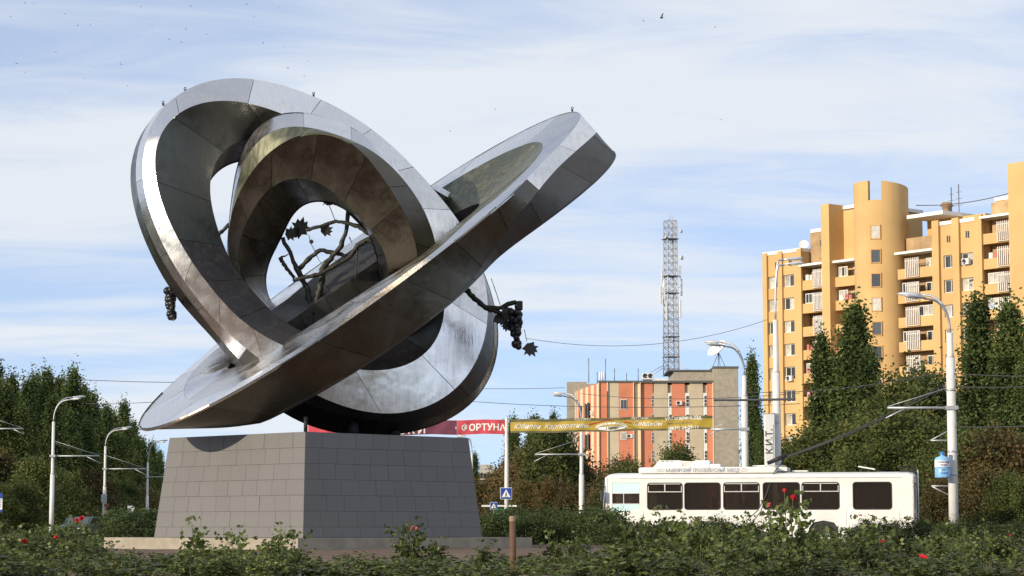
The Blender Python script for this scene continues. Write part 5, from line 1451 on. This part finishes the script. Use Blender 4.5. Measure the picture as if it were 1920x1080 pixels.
# ------------------------------------------------------------------ trolleybus
m_buswhite = simple_mat('bus_white_paint', (0.73, 0.715, 0.68), 0.34, var=0.10, scale=0.9, detail=7)
m_busglass, nt, b = new_mat('bus_tinted_glass')
b.inputs['Base Color'].default_value = (0.20, 0.165, 0.145, 1); b.inputs['Roughness'].default_value = 0.03
b.inputs['Transmission Weight'].default_value = 0.9; b.inputs['IOR'].default_value = 1.05
b.inputs['Specular IOR Level'].default_value = 0.6
m_seal = simple_mat('rubber_seal', (0.022, 0.022, 0.024), 0.6)
m_busdark = simple_mat('bus_interior', (0.085, 0.065, 0.055), 0.8, var=0.3)
m_seat = simple_mat('bus_seat', (0.15, 0.08, 0.06), 0.8, var=0.3)
m_tyre = simple_mat('tyre_rubber', (0.018, 0.018, 0.018), 0.85)
m_hub = simple_mat('wheel_hub', (0.35, 0.35, 0.34), 0.5, metal=0.4)
m_cyan = simple_mat('cab_blind_cyan', (0.55, 0.80, 0.78), 0.3, var=0.06)
m_busblue = simple_mat('bus_blue_paint', (0.04, 0.09, 0.25), 0.4)
m_chrome = simple_mat('window_rail', (0.66, 0.65, 0.62), 0.4, metal=0.3)
m_print = simple_mat('roof_print_grey', (0.20, 0.23, 0.30), 0.6)
m_redp = simple_mat('red_plate', (0.35, 0.10, 0.06), 0.6)
m_lampred = simple_mat('tail_lamp_red', (0.30, 0.01, 0.01), 0.3)
DB = 88.0; BANG = R(12.5)
BLEN = 11.85; BW = 2.5; BH = 2.92; SK = 0.35
front = P(1138, 988, DB + 0.9); bus = empty('trolleybus', (front.x, DB + 0.9, 0.0), -BANG, label='white trolleybus passing behind the rose bed with poles raised', cat='trolleybus')
cosb = math.cos(BANG)
def bs(px):
    """distance along the bus side of what is seen at px"""
    k = (px - 960) / FPX
    # point = front + s*(cos, -sin)
    return (k * bus.location.y - bus.location.x) / (math.cos(BANG) + k * math.sin(BANG))
def bz(py, s): return EYE + (988 - py) * (bus.location.y - s * math.sin(BANG)) / FPX
def rrect(x0, x1, z0, z1, r, n=5):
    pts = []
    for cx, cz, a0 in ((x1 - r, z1 - r, 0), (x0 + r, z1 - r, 90), (x0 + r, z0 + r, 180), (x1 - r, z0 + r, 270)):
        for k in range(n + 1):
            a = R(a0 + 90 * k / n); pts.append((cx + r * math.cos(a), cz + r * math.sin(a)))
    return pts
def holed_wall(outer, holes, y, thick, mat, name, par):
    """flat wall with openings, as solid sheet"""
    bm = bmesh.new(); edges = []
    for lp_ in [outer] + holes:
        vs = [bm.verts.new((x, y, z)) for x, z in lp_]
        for i in range(len(vs)): edges.append(bm.edges.new((vs[i], vs[(i + 1) % len(vs)])))
    bmesh.ops.triangle_fill(bm, use_beauty=True, use_dissolve=False, edges=edges)
    # drop faces that fell inside the openings
    def inside(p, poly):
        c = False; n = len(poly)
        for i in range(n):
            x0, z0 = poly[i]; x1, z1 = poly[(i + 1) % n]
            if (z0 > p[1]) != (z1 > p[1]) and p[0] < (x1 - x0) * (p[1] - z0) / (z1 - z0) + x0: c = not c
        return c
    kill = [f for f in bm.faces if any(inside((f.calc_center_median().x, f.calc_center_median().z), hh) for hh in holes)]
    bmesh.ops.delete(bm, geom=kill, context='FACES')
    ret = bmesh.ops.extrude_face_region(bm, geom=bm.faces[:])
    for v in [g_ for g_ in ret['geom'] if isinstance(g_, bmesh.types.BMVert)]: v.co.y += thick
    bmesh.ops.recalc_face_normals(bm, faces=bm.faces[:])
    me = bpy.data.meshes.new(name); bm.to_mesh(me); bm.free(); me.materials.append(mat)
    return link(name, me, None, par)
wins = [(1212, 1279), (1281.5, 1350), (1354, 1423), (1428, 1498), (1500.5, 1572), (1596, 1670)]
zw0, zw1 = 1.55, 2.60
zw1 = bz(905, 5.0); zw0 = bz(956.5, 5.0); BH = bz(889, 5.0)
wr = [(bs(a), bs(b_)) for a, b_ in wins]
holes = [rrect(a, b_, zw0, zw1, 0.13) for a, b_ in wr]
d0, d1 = bs(1147), bs(1198)
cabp = [(d0, zw1), (d1, zw1), (d1, zw0 + 0.08), (d0, zw0 - 0.17)]
holes.append(list(reversed(cabp)))
zc = BH - 0.14
arch = lambda c: [(c - 0.58, SK), (c - 0.56, 0.80), (c - 0.40, 1.02), (c, 1.10), (c + 0.40, 1.02), (c + 0.56, 0.80), (c + 0.58, SK)]
ax1, ax2 = 2.55, bs(1541)
outer = [(0.0, SK)] + arch(ax1) + arch(ax2) + [(BLEN, SK), (BLEN, zc), (0.0, zc)]
holed_wall(outer, holes, 0.0, 0.05, m_buswhite, 'side_wall', bus)
holed_wall(outer, [rrect(a, b_, zw0, zw1, 0.13) for a, b_ in wr], BW - 0.05, 0.05, m_buswhite, 'side_wall', bus)
# roof with rounded cove, ends
prof = [(0.0, zc), (0.015, zc + 0.05), (0.06, BH - 0.04), (0.20, BH), (0.7, BH + 0.05), (BW / 2, BH + 0.07), (BW - 0.7, BH + 0.05), (BW - 0.20, BH), (BW - 0.06, BH - 0.04), (BW - 0.015, zc + 0.05), (BW, zc)]
mb = MB(); n = len(prof)
for xx, sh in ((-0.06, 0.10), (0.05, 0.02), (0.25, 0.0), (BLEN - 0.25, 0.0), (BLEN - 0.05, 0.02), (BLEN + 0.03, 0.12)):
    for y, z in prof: mb.v.append((xx, y, z - sh * (z - zc) / (BH - zc) - 0.0))
for i in range(5):
    for j in range(n - 1): mb.f.append((i * n + j, (i + 1) * n + j, (i + 1) * n + j + 1, i * n + j + 1)); mb.sm.append(True)
mb.f.append(tuple(range(n))); mb.sm.append(False); mb.f.append(tuple(reversed(range(5 * n, 6 * n)))); mb.sm.append(False)
mb.build('roof', m_buswhite, bus)
MB().box((BLEN / 2, -0.012, zc - 0.015), (BLEN - 1.0, 0.03, 0.03)).build('rain_gutter', m_chrome, bus)
# panel seams, skirt flaps and filler caps on the side
for px in (1205, 1280.2, 1352, 1425.5, 1499.2, 1584, 1683): MB().box((bs(px), -0.002, (SK + zw0) / 2 + 0.2), (0.010, 0.006, zw0 - SK - 0.5)).build('panel_seam', m_print, bus)
MB().box((BLEN / 2, -0.003, 1.16), (BLEN - 0.1, 0.008, 0.014)).build('trim_strip', m_chrome, bus)
for px, z, w_, h_ in ((1300, 0.78, 0.5, 0.5), (1450, 0.78, 0.7, 0.5), (1640, 0.80, 0.9, 0.55)):
    o_ = rrect(bs(px) - w_ / 2, bs(px) + w_ / 2, z - h_ / 2, z + h_ / 2, 0.04, 3); MB().prism(o_, -0.008, -0.001).build('service_flap', m_buswhite, bus)
for px in (1203, 1340, 1480, 1610): MB().bevbox((bs(px), -0.015, 1.30), (0.09, 0.03, 0.05), 0.01).build('side_marker', m_lampred if px > 1500 else m_lens, bus)
# front end: curved nose with windscreen
nose = MB(); cols = [(0.0, 0.0), (-0.14, 0.10), (-0.24, 0.4), (-0.28, BW / 2), (-0.24, BW - 0.4), (-0.14, BW - 0.10), (0.0, BW)]
for z in (SK, 1.05, 1.2): 
    for x, y in cols: nose.v.append((x - (0.10 if z < 1.1 else 0.0), y, z))
for i in range(2):
    for j in range(6): nose.f.append((i * 7 + j, i * 7 + j + 1, i * 7 + 8 + j, i * 7 + 7 + j)); nose.sm.append(True)
nose.build('nose', m_buswhite, bus)
ws = MB()
for z in (1.2, zc + 0.05):
    for x, y in cols: ws.v.append((x * (1.0 if z < 2 else 0.6), y, z))
for j in range(6): ws.f.append((j, j + 1, 8 + j, 7 + j)); ws.sm.append(True)
ws.build('windscreen', m_busglass, bus)
for y in (0.02, BW - 0.02): MB().tube([(0, y, 1.2), (-0.02, y, zc)], 0.05, 6).build('screen_pillar', m_buswhite, bus)
MB().bevbox((-0.30, BW / 2, 0.48), (0.24, BW - 0.2, 0.26), 0.05).build('front_bumper', m_busblue, bus)
MB().bevbox((-0.16, -0.20, 2.05), (0.10, 0.16, 0.42), 0.03).tube([(-0.05, 0.0, 2.45), (-0.16, -0.18, 2.30)], 0.015, 5).build('mirror', m_seal, bus)
# rear end with window and ladder
holed_rear = [(0.0, SK), (BW, SK), (BW, zc), (0.0, zc)]
rw = holed_wall(holed_rear, [rrect(0.45, BW - 0.45, zw0 - 0.02, zw1 - 0.02, 0.12)], 0.0, 0.05, m_buswhite, 'rear_wall', bus)
rw.location = (BLEN, 0.0, 0); rw.rotation_euler = (0, 0, R(90))
MB().box((BLEN - 0.04, BW / 2, (zw0 + zw1) / 2 - 0.02), (0.02, BW - 0.86, zw1 - zw0 + 0.04)).build('rear_window', m_busglass, bus)
mb = MB()
for y in (1.35, 1.75): mb.tube([(BLEN + 0.10, y, 0.95), (BLEN + 0.10, y, BH + 0.15)], 0.02, 5)
for k in range(9): mb.tube([(BLEN + 0.10, 1.35, 1.0 + 0.24 * k), (BLEN + 0.10, 1.75, 1.0 + 0.24 * k)], 0.016, 5)
mb.build('ladder', m_chrome, bus)
for z in (0.95, 1.25): MB().bevbox((BLEN + 0.01, 0.22, z), (0.04, 0.16, 0.26), 0.02).build('tail_lamp', m_lampred, bus)
MB().bevbox((BLEN + 0.06, BW / 2, 0.50), (0.16, BW - 0.1, 0.26), 0.04).build('rear_bumper', m_busblue, bus)
MB().box((BLEN / 2, BW / 2, SK + 0.02), (BLEN - 0.2, BW - 0.12, 0.04)).build('floor_pan', m_busdark, bus)
MB().box((BLEN / 2, BW / 2 + 0.0, 0.95), (BLEN - 0.2, BW - 0.14, 0.04)).build('floor', m_busdark, bus)
# panes, seals and sliding lights
for i, (a, b_) in enumerate(wr):
    w = empty('side_window'); w.parent = bus; w.location = (0, 0, 0)
    for y in (0.030, BW - 0.036):
        pts = rrect(a + 0.004, b_ - 0.004, zw0 + 0.004, zw1 - 0.004, 0.126); MB().prism(pts, y, y + 0.006).build('pane', m_busglass, w)
    o_, i_ = rrect(a + 0.001, b_ - 0.001, zw0 + 0.001, zw1 - 0.001, 0.13), rrect(a + 0.035, b_ - 0.035, zw0 + 0.035, zw1 - 0.035, 0.10)
    nn = len(o_); MB().add([(x, -0.006, z) for x, z in o_] + [(x, -0.006, z) for x, z in i_] + [(x, 0.028, z) for x, z in i_], [(k, (k + 1) % nn, nn + (k + 1) % nn, nn + k) for k in range(nn)] + [(nn + k, nn + (k + 1) % nn, 2 * nn + (k + 1) % nn, 2 * nn + k) for k in range(nn)]).build('seal', m_seal, w)
    if i in (0, 2, 4):
        zs = zw1 - 0.36; mb = MB(); c = (a + b_) / 2; t = 0.03
        for (x0, x1) in ((a + 0.04, b_ - 0.04),):
            mb.box(((x0 + x1) / 2, 0.008, zs), (x1 - x0, 0.03, t)); mb.box(((x0 + x1) / 2, 0.008, zw1 - 0.055), (x1 - x0 - 0.1, 0.03, t * 0.8))
            mb.box((c, 0.008, (zs + zw1) / 2 - 0.02), (t * 1.3, 0.03, zw1 - zs - 0.08)); mb.box((x0 + 0.015, 0.008, (zs + zw1) / 2 - 0.06), (t * 0.8, 0.03, zw1 - zs - 0.15)); mb.box((x1 - 0.015, 0.008, (zs + zw1) / 2 - 0.06), (t * 0.8, 0.03, zw1 - zs - 0.15))
        mb.build('sliding_light_frame', m_chrome, w)
# cab side window: upper blind, sliding pane, lower panel
cw = empty('cab_window'); cw.parent = bus
h1, h2 = zw1 - 0.40, zw0 + 0.35 
MB().prism([(d0 + 0.01, h1), (d1 - 0.01, h1), (d1 - 0.01, zw1 - 0.01), (d0 + 0.01, zw1 - 0.01)], 0.012, 0.03).build('upper_pane', m_cyan, cw)
MB().prism([(d0 + 0.01, zw0 - 0.155), (d1 - 0.01, zw0 + 0.085), (d1 - 0.01, zw0 + 0.24), (d0 + 0.01, zw0 + 0.24)], 0.012, 0.03).build('lower_pane', m_cyan, cw)
MB().prism([(d0 + 0.01, zw0 + 0.25), (d1 - 0.01, zw0 + 0.25), (d1 - 0.01, h1 - 0.02), (d0 + 0.01, h1 - 0.02)], 0.018, 0.026).build('sliding_pane', m_busglass, cw)
mb = MB(); mb.box(((d0 + d1) / 2, 0.005, h1 - 0.01), (d1 - d0, 0.03, 0.025)); mb.box(((d0 + d1) / 2, 0.005, zw0 + 0.245), (d1 - d0, 0.03, 0.02)); mb.box((d0 * 0.58 + d1 * 0.42, 0.005, (h1 + zw0 + 0.24) / 2), (0.025, 0.03, h1 - zw0 - 0.27)); mb.build('rails', m_chrome, cw)
mb = MB()
for k in range(4): mb.tube([(d1 - 0.10 - 0.07 * k, 0.12, zw0 + 0.26), (d1 - 0.10 - 0.07 * k, 0.12, h1)], 0.028, 6)
mb.build('curtain', m_signw, cw)
# interior: seats, posts, number plates in the windows
for k in range(9):
    x = 1.9 + 1.02 * k
    if abs(x - 6.3) < 0.3: continue
    s_ = empty('seat'); s_.parent = bus; s_.location = (x, 0.55, 0.97)
    MB().bevbox((0, 0, 0.40), (0.44, 0.85, 0.10), 0.03).build('cushion', m_seat, s_); MB().bevbox((0.22, 0, 0.72), (0.08, 0.85, 0.62), 0.03).build('back', m_seat, s_); MB().tube([(0, 0, 0), (0, 0, 0.36)], 0.03, 6).build('leg', m_chrome, s_)
for x in (bs(1286), bs(1352), bs(1426), bs(1499)): MB().tube([(x + 0.3, 1.0, 0.97), (x + 0.3, 1.0, BH - 0.05)], 0.018, 6).build('grab_pole', m_redp, bus)
MB().tube([(bs(1602), 0.35, zw0 + 0.38), (bs(1668), 0.35, zw0 + 0.38)], 0.014, 5).build('rear_rail', m_redp, bus)
for px in (1318, 1463):
    x = bs(px); MB().box((x, 0.075, zw1 - 0.19), (0.34, 0.01, 0.32)).build('route_card', simple_mat('route_card', (0.42, 0.24, 0.16), 0.8), bus)
    me = text_mesh('5' if px == 1318 else '3', 0.26, 0.003, align='CENTER', bold=0.01); me.materials.append(m_redp); link('route_number', me, None, bus, (x, 0.068, zw1 - 0.29), (R(90), 0, 0))
# wheels
for x in (ax1, ax2):
    for y in (0.16, BW - 0.16):
        wh = empty('wheel'); wh.parent = bus; wh.location = (x, y, 0.48)
        MB().lathe([(0.27, -0.13), (0.42, -0.14), (0.48, -0.10), (0.48, 0.10), (0.42, 0.14), (0.27, 0.13)], 24).build('tyre', m_tyre, wh, None, (R(90), 0, 0))
        MB().lathe([(0.0, 0.05), (0.12, 0.07), (0.2, 0.03), (0.27, 0.12)], 18).build('rim', m_hub, wh, None, (R(90 if y < 1 else -90), 0, 0))
    MB().box((x, BW / 2, 0.86), (1.14, BW - 0.14, 0.5)).build('wheel_housing', m_seal, bus)
# roof equipment
zr = BH + 0.05
fa0, fa1 = bs(1195), bs(1453)
MB().bevbox(((fa0 + fa1) / 2, 0.42, zr + 0.10), (fa1 - fa0, 0.5, 0.24), 0.07).build('roof_fairing', m_buswhite, bus)
me = text_mesh('БАШКИРСКИЙ ТРОЛЛЕЙБУСНЫЙ ЗАВОД', 0.19, 0.004, 0.12, 'LEFT', 0.003, 1.06); me.materials.append(m_print)
wd = max(v.co.x for v in me.vertices); tgt = bs(1383) - bs(1246)
for v in me.vertices: v.co.x *= tgt / wd
link('roof_lettering', me, None, bus, (bs(1246), 0.164, zr + 0.03), (R(90), 0, 0))
for px in (1237, 1392):
    x = bs(px); mb = MB()
    for a in range(14):
        a0, a1 = 2 * math.pi * a / 14, 2 * math.pi * (a + 1) / 14
        mb.tube([(x + 0.17 * math.cos(a0), 0.166, zr + 0.10 + 0.055 * math.sin(a0)), (x + 0.17 * math.cos(a1), 0.166, zr + 0.10 + 0.055 * math.sin(a1))], 0.008, 4, False)
    mb.tube([(x - 0.08, 0.166, zr + 0.08), (x + 0.02, 0.166, zr + 0.12), (x + 0.09, 0.166, zr + 0.09)], 0.008, 4, False); mb.build('roof_emblem', m_print, bus)
a_, b_ = bs(1220), bs(1297)
u = empty('roof_ventilation_unit'); u.parent = bus; u.location = (a_, 0.5, zr + 0.2)
LL = b_ - a_
MB().add([(0, 0, 0), (LL, 0, 0), (LL, 1.3, 0), (0, 1.3, 0), (0.22, 0.1, 0.30), (LL * 0.64, 0.1, 0.30), (LL * 0.64, 1.2, 0.30), (0.22, 1.2, 0.30), (LL * 0.68, 0.02, 0.27), (LL, 0.02, 0.25), (LL, 1.28, 0.25), (LL * 0.68, 1.28, 0.27)], [(0, 1, 9, 8, 5, 4), (3, 7, 6, 11, 10, 2), (0, 4, 7, 3), (4, 5, 6, 7), (5, 8, 11, 6), (8, 9, 10, 11), (1, 2, 10, 9)]).build('case', m_buswhite, u)
for k in range(4): MB().box((0.36 + 0.19 * k, 0.06, 0.255), (0.11, 0.03, 0.02)).build('vent_slot', m_print, u)
for k in range(7): MB().box((LL * 0.70 + 0.065 * k, 0.008, 0.13), (0.022, 0.02, 0.2)).build('louvre', m_chrome, u)
a_, b_ = bs(1297.5), bs(1327); MB().bevbox(((a_ + b_) / 2, 0.9, zr + 0.32), (b_ - a_, 0.9, 0.34), 0.06).build('roof_box', m_buswhite, bus)
a_, b_ = bs(1327.5), bs(1347); MB().bevbox(((a_ + b_) / 2, 0.9, zr + 0.24), (b_ - a_, 0.9, 0.2), 0.03).build('roof_box', m_buswhite, bus)
for px0, px1, tilt in ((1479, 1509, 0), (1604, 1636, 10)):
    a_, b_ = bs(px0), bs(px1); MB().bevbox((0, 0, 0), (b_ - a_, 0.7, 0.05), 0.015).build('roof_hatch', m_buswhite, bus, ((a_ + b_) / 2, 1.2, zr + (0.06 if not tilt else 0.17)), (0, R(tilt), 0))
# trolley base, collector poles and ropes
xb = bs(1440); tbx = empty('collector_base'); tbx.parent = bus; tbx.location = (xb, BW / 2, zr)
MB().bevbox((0, 0, 0.13), (1.3, 1.3, 0.16), 0.03).build('platform', m_buswhite, tbx)
mb = MB()
for y in (-0.5, 0.5): mb.tube([(-0.7, y, 0.27), (0.5, y, 0.27)], 0.02, 5)
for x in (-0.7, -0.3, 0.1, 0.5): mb.tube([(x, -0.5, 0.27), (x, 0.5, 0.27)], 0.015, 5)
mb.build('rails', m_chrome, tbx)
tip = P(1768, 722, DB - 2.0); basep = P(1441, 868, DB + 0.2)
Mw = (Matrix.Translation(bus.location) @ Matrix.Rotation(-BANG, 4, 'Z')).inverted()
for off in (-0.28, 0.30):
    a = Mw @ (basep + Vector((0, off, 0))); b_ = Mw @ (tip + Vector((0.15 if off > 0 else 0, off * 1.2, 0.06 if off > 0 else -0.10)))
    pl_ = [a.lerp(b_, f) - Vector((0, 0, 0.22 * math.sin(math.pi * f))) for f in [k / 10 for k in range(11)]]
    MB().tube(pl_, [0.042] * 4 + [0.028] * 7, 6).build('collector_pole', m_seal, bus)
    MB().tube([a, a + (b_ - a) * 0.10], 0.075, 7).build('pole_socket', m_iron, bus)
rp0 = Mw @ P(1452, 885, DB - 0.4); rp1 = Mw @ P(1430, 925, DB - 0.5)
MB().tube([Mw @ P(1470, 862, DB - 0.2), rp0, Mw @ P(1446, 900, DB - 0.45), Mw @ P(1436, 930, DB - 0.45), Mw @ P(1421, 957, DB - 0.5), Mw @ P(1400, 976, DB - 0.5)], 0.02, 5).build('pole_rope', m_wire, bus)
mb = MB()
for dx in (-0.25, 0.0, 0.22): mb.tube([(dx, 0, 0), (dx, 0, 0.30)], 0.025, 5)
mb.tube([(-0.3, 0, 0.20), (0.3, 0, 0.20)], 0.02, 5).tube([(-0.3, 0.3, 0.10), (0.3, 0.3, 0.10)], 0.02, 5).box((0.0, 0.1, 0.06), (0.5, 0.4, 0.1))
mb.build('rope_catcher_frame', m_iron, bus, (bs(1698), 0.8, BH + 0.02))
# seated passengers glimpsed through the glass
def skin_person(name, loc, rz, label, mtop, mskin, mhair):
    p = empty(name, loc, rz, label=label, cat='person')
    me = bpy.data.meshes.new('body'); 
    J = [((0, 0, 0.0), 0.15), ((0, 0, 0.2), 0.145), ((0, 0, 0.42), 0.165), ((0, 0, 0.53), 0.075), ((0.02, 0, 0.60), 0.06), ((0, 0.19, 0.46), 0.065), ((0.06, 0.24, 0.20), 0.05), ((0.30, 0.2, 0.10), 0.04), ((0, -0.19, 0.46), 0.065), ((0.06, -0.24, 0.20), 0.05), ((0.30, -0.2, 0.10), 0.04), ((0.22, 0.1, -0.02), 0.10), ((0.46, 0.1, 0.0), 0.075), ((0.46, 0.1, -0.40), 0.05), ((0.22, -0.1, -0.02), 0.10), ((0.46, -0.1, 0.0), 0.075), ((0.46, -0.1, -0.40), 0.05), ((0.03, 0, 0.70), 0.105), ((0.03, 0, 0.80), 0.085)]
    E = [(0, 1), (1, 2), (2, 3), (3, 4), (2, 5), (5, 6), (6, 7), (2, 8), (8, 9), (9, 10), (0, 11), (11, 12), (12, 13), (0, 14), (14, 15), (15, 16), (4, 17), (17, 18)]
    me.from_pydata([j[0] for j in J], E, []); me.update()
    o = link('body', me, None, p); sk = o.modifiers.new('skin', 'SKIN'); o.modifiers.new('sub', 'SUBSURF').levels = 1
    for i, (c, r) in enumerate(J): me.skin_vertices[0].data[i].radius = (r, r)
    me.skin_vertices[0].data[0].use_root = True
    dg = bpy.context.evaluated_depsgraph_get(); m2 = bpy.data.meshes.new_from_object(o.evaluated_get(dg)); o.modifiers.clear(); o.data = m2
    m2.materials.clear(); m2.materials.append(mtop); m2.materials.append(mskin)
    for f in m2.polygons:
        f.use_smooth = True
        if f.center.z > 0.55 or (f.center.x > 0.2 and 0.03 < f.center.z < 0.2 and abs(f.center.y) > 0.15): f.material_index = 1
    MB().lathe([(0.0, 0.135), (0.07, 0.115), (0.115, 0.05), (0.118, -0.02), (0.10, -0.05)], 12).build('hair', mhair, p, (0.0, 0, 0.755))
    # face: nose and ears
    MB().box((0.135, 0, 0.70), (0.03, 0.025, 0.045)).box((0.03, 0.108, 0.71), (0.035, 0.02, 0.06)).box((0.03, -0.108, 0.71), (0.035, 0.02, 0.06)).build('face', mskin, p)
    return p
m_skin = simple_mat('skin', (0.45, 0.25, 0.17), 0.6); m_top1 = simple_mat('orange_top', (0.42, 0.12, 0.06), 0.8); m_top2 = simple_mat('tan_top', (0.42, 0.24, 0.13), 0.8); m_hair = simple_mat('dark_hair', (0.05, 0.03, 0.02), 0.7)
Bw = Matrix.Translation(bus.location) @ Matrix.Rotation(-BANG, 4, 'Z')
skin_person('person', Bw @ Vector((bs(1396), 0.42, 1.50)), math.pi - BANG, 'seated passenger in orange top behind the third trolleybus window', m_top1, m_skin, m_hair)
skin_person('person', Bw @ Vector((bs(1546), 0.42, 1.50)), math.pi - BANG, 'seated passenger in tan top behind the fifth trolleybus window', m_top2, m_skin, m_hair)

# ------------------------------------------------------------------ parked cars glimpsed over the bed
def car(px, d, rz, paint, label):
    c = empty('parked_car', (gx(px, d), d, 0), rz, label=label, cat='car')
    body = [(-2.1, 0.45), (-2.12, 0.75), (-1.95, 0.92), (-1.15, 0.98), (-0.55, 1.42), (0.75, 1.45), (1.45, 1.02), (2.0, 0.95), (2.12, 0.7), (2.08, 0.42), (1.75, 0.38), (1.55, 0.62), (1.15, 0.62), (0.95, 0.36), (-0.95, 0.36), (-1.15, 0.62), (-1.55, 0.62), (-1.75, 0.40)]
    MB().prism(body, -0.82, 0.82).build('body', paint, c)
    for sy in (-0.824, 0.818):
        MB().prism([(-0.98, 1.0), (-0.48, 1.36), (0.08, 1.38), (0.08, 1.0)], sy, sy + 0.006).prism([(0.14, 1.0), (0.14, 1.38), (0.72, 1.38), (1.28, 1.02)], sy, sy + 0.006).build('side_window', m_pane, c)
    MB().add([(-1.12, -0.7, 1.0), (-1.12, 0.7, 1.0), (-0.58, 0.62, 1.40), (-0.58, -0.62, 1.40)], [(0, 3, 2, 1)]).build('windscreen', m_pane, c).location = (-0.02, 0, 0.01)
    MB().add([(1.42, -0.7, 1.05), (1.42, 0.7, 1.05), (0.78, 0.62, 1.43), (0.78, -0.62, 1.43)], [(0, 1, 2, 3)]).build('rear_window', m_pane, c).location = (0.02, 0, 0.01)
    for x in (-1.35, 1.35):
        for y in (-0.75, 0.75): MB().lathe([(0.0, 0.06), (0.18, 0.08), (0.2, 0.09), (0.30, 0.08), (0.30, -0.08)], 16).build('wheel', m_tyre, c, (x, y, 0.30), (R(90 if y < 0 else -90), 0, 0))
    for y in (-0.6, 0.6): MB().bevbox((-2.1, y, 0.72), (0.08, 0.3, 0.14), 0.02).build('headlight', m_lens, c); MB().bevbox((2.1, y, 0.78), (0.06, 0.28, 0.14), 0.02).build('tail_light', m_lampred, c)
m_cg = simple_mat('car_paint_dark_green', (0.03, 0.05, 0.045), 0.3); m_cs = simple_mat('car_paint_silver', (0.40, 0.41, 0.43), 0.3, metal=0.5); m_cw = simple_mat('car_paint_white', (0.65, 0.65, 0.64), 0.3)
car(160, 135, R(80), m_cg, 'dark car with pale rear window frame beyond the left roses')
car(216, 150, R(75), m_cs, 'silver car beyond the roses beside the second left lamp')
car(265, 160, R(78), m_cg, 'dark car half hidden by shrubs just left of the pedestal')
car(1128, 118, R(15), m_cs, 'silver car just in front of the trolleybus nose')

# ------------------------------------------------------------------ birds in the sky
m_bird = simple_mat('bird_dark', (0.05, 0.05, 0.055), 0.8)
def bird_mesh(flap):
    mb = MB(); mb.tube([(-0.22, 0, 0), (-0.1, 0, 0.01), (0.05, 0, 0.015), (0.16, 0, 0.02), (0.22, 0, 0.01)], [0.012, 0.05, 0.06, 0.04, 0.008], 7)
    for s in (-1, 1):
        t = 0.03; vs = [(0.10, s * 0.04, 0.02), (-0.06, s * 0.04, 0.02), (-0.10, s * 0.30, 0.02 + 0.24 * flap), (0.06, s * 0.28, 0.02 + 0.24 * flap), (-0.14, s * 0.58, 0.02 + 0.30 * flap), (-0.02, s * 0.52, 0.02 + 0.32 * flap)]
        mb.add(vs + [(x, y, z - 0.012) for x, y, z in vs], [(0, 1, 2, 3), (3, 2, 4, 5), (6, 9, 8, 7), (9, 11, 10, 8), (0, 3, 9, 6), (3, 5, 11, 9), (1, 7, 8, 2), (2, 8, 10, 4), (4, 10, 11, 5)])
    mb.add([(-0.18, -0.03, 0), (-0.18, 0.03, 0), (-0.34, 0.07, 0), (-0.34, -0.07, 0)], [(0, 1, 2, 3)])
    return mb.mesh('bird', m_bird)
bm_ = [bird_mesh(f) for f in (1.0, 0.2, -0.7)]
random.seed(99)
tag(link('bird', bm_[0], None, None, P(1241, 34, 150), (0.2, 0.3, R(200))), 'gull with raised wings alone high in the sky right of centre', 'bird', 'birds in the sky').scale = (0.62, 0.62, 0.62)
bl = [(63, 6), (47, 6), (20, 31), (122, 26), (264, 13), (358, 12), (462, 9), (523, 13), (146, 47), (170, 45), (285, 49), (349, 55), (476, 33), (317, 74), (340, 78), (494, 81), (532, 88), (388, 64), (104, 98), (176, 126), (227, 121), (31, 119), (48, 136), (239, 160), (132, 172), (159, 147), (476, 130), (540, 128), (577, 114), (570, 142), (928, 204), (1206, 38), (1341, 52), (1352, 224), (844, 246)]
for px, py in bl:
    o = link('bird', random.choice(bm_), None, None, P(px, py, random.uniform(190, 260)), (random.uniform(-0.5, 0.5), random.uniform(-0.4, 0.4), random.uniform(0, 6.28)))
    o.scale = (0.30, 0.30, 0.30); tag(o, 'tiny dark bird, a speck in the sky', 'bird', 'distant bird specks in the sky')

# ------------------------------------------------------------------ tell repeats apart by their place from the left
bpy.context.view_layer.update()
def ordinal(n):
    one = ['first', 'second', 'third', 'fourth', 'fifth', 'sixth', 'seventh', 'eighth', 'ninth', 'tenth', 'eleventh', 'twelfth', 'thirteenth', 'fourteenth', 'fifteenth', 'sixteenth', 'seventeenth', 'eighteenth', 'nineteenth']
    if n <= 19: return one[n - 1]
    t = {2: 'twenty', 3: 'thirty', 4: 'forty'}[n // 10]
    return (t[:-1] + 'ieth') if n % 10 == 0 else t + '-' + one[n % 10 - 1]
by_label = {}
for o in list(COL.objects):
    if o.parent is None and o.get('label'): by_label.setdefault(o['label'], []).append(o)
for lb, os_ in by_label.items():
    if len(os_) < 2: continue
    os_.sort(key=lambda o: proj(o.location)[0])
    for i, o in enumerate(os_): o['label'] = lb + ', ' + ordinal(i + 1) + ' from left'
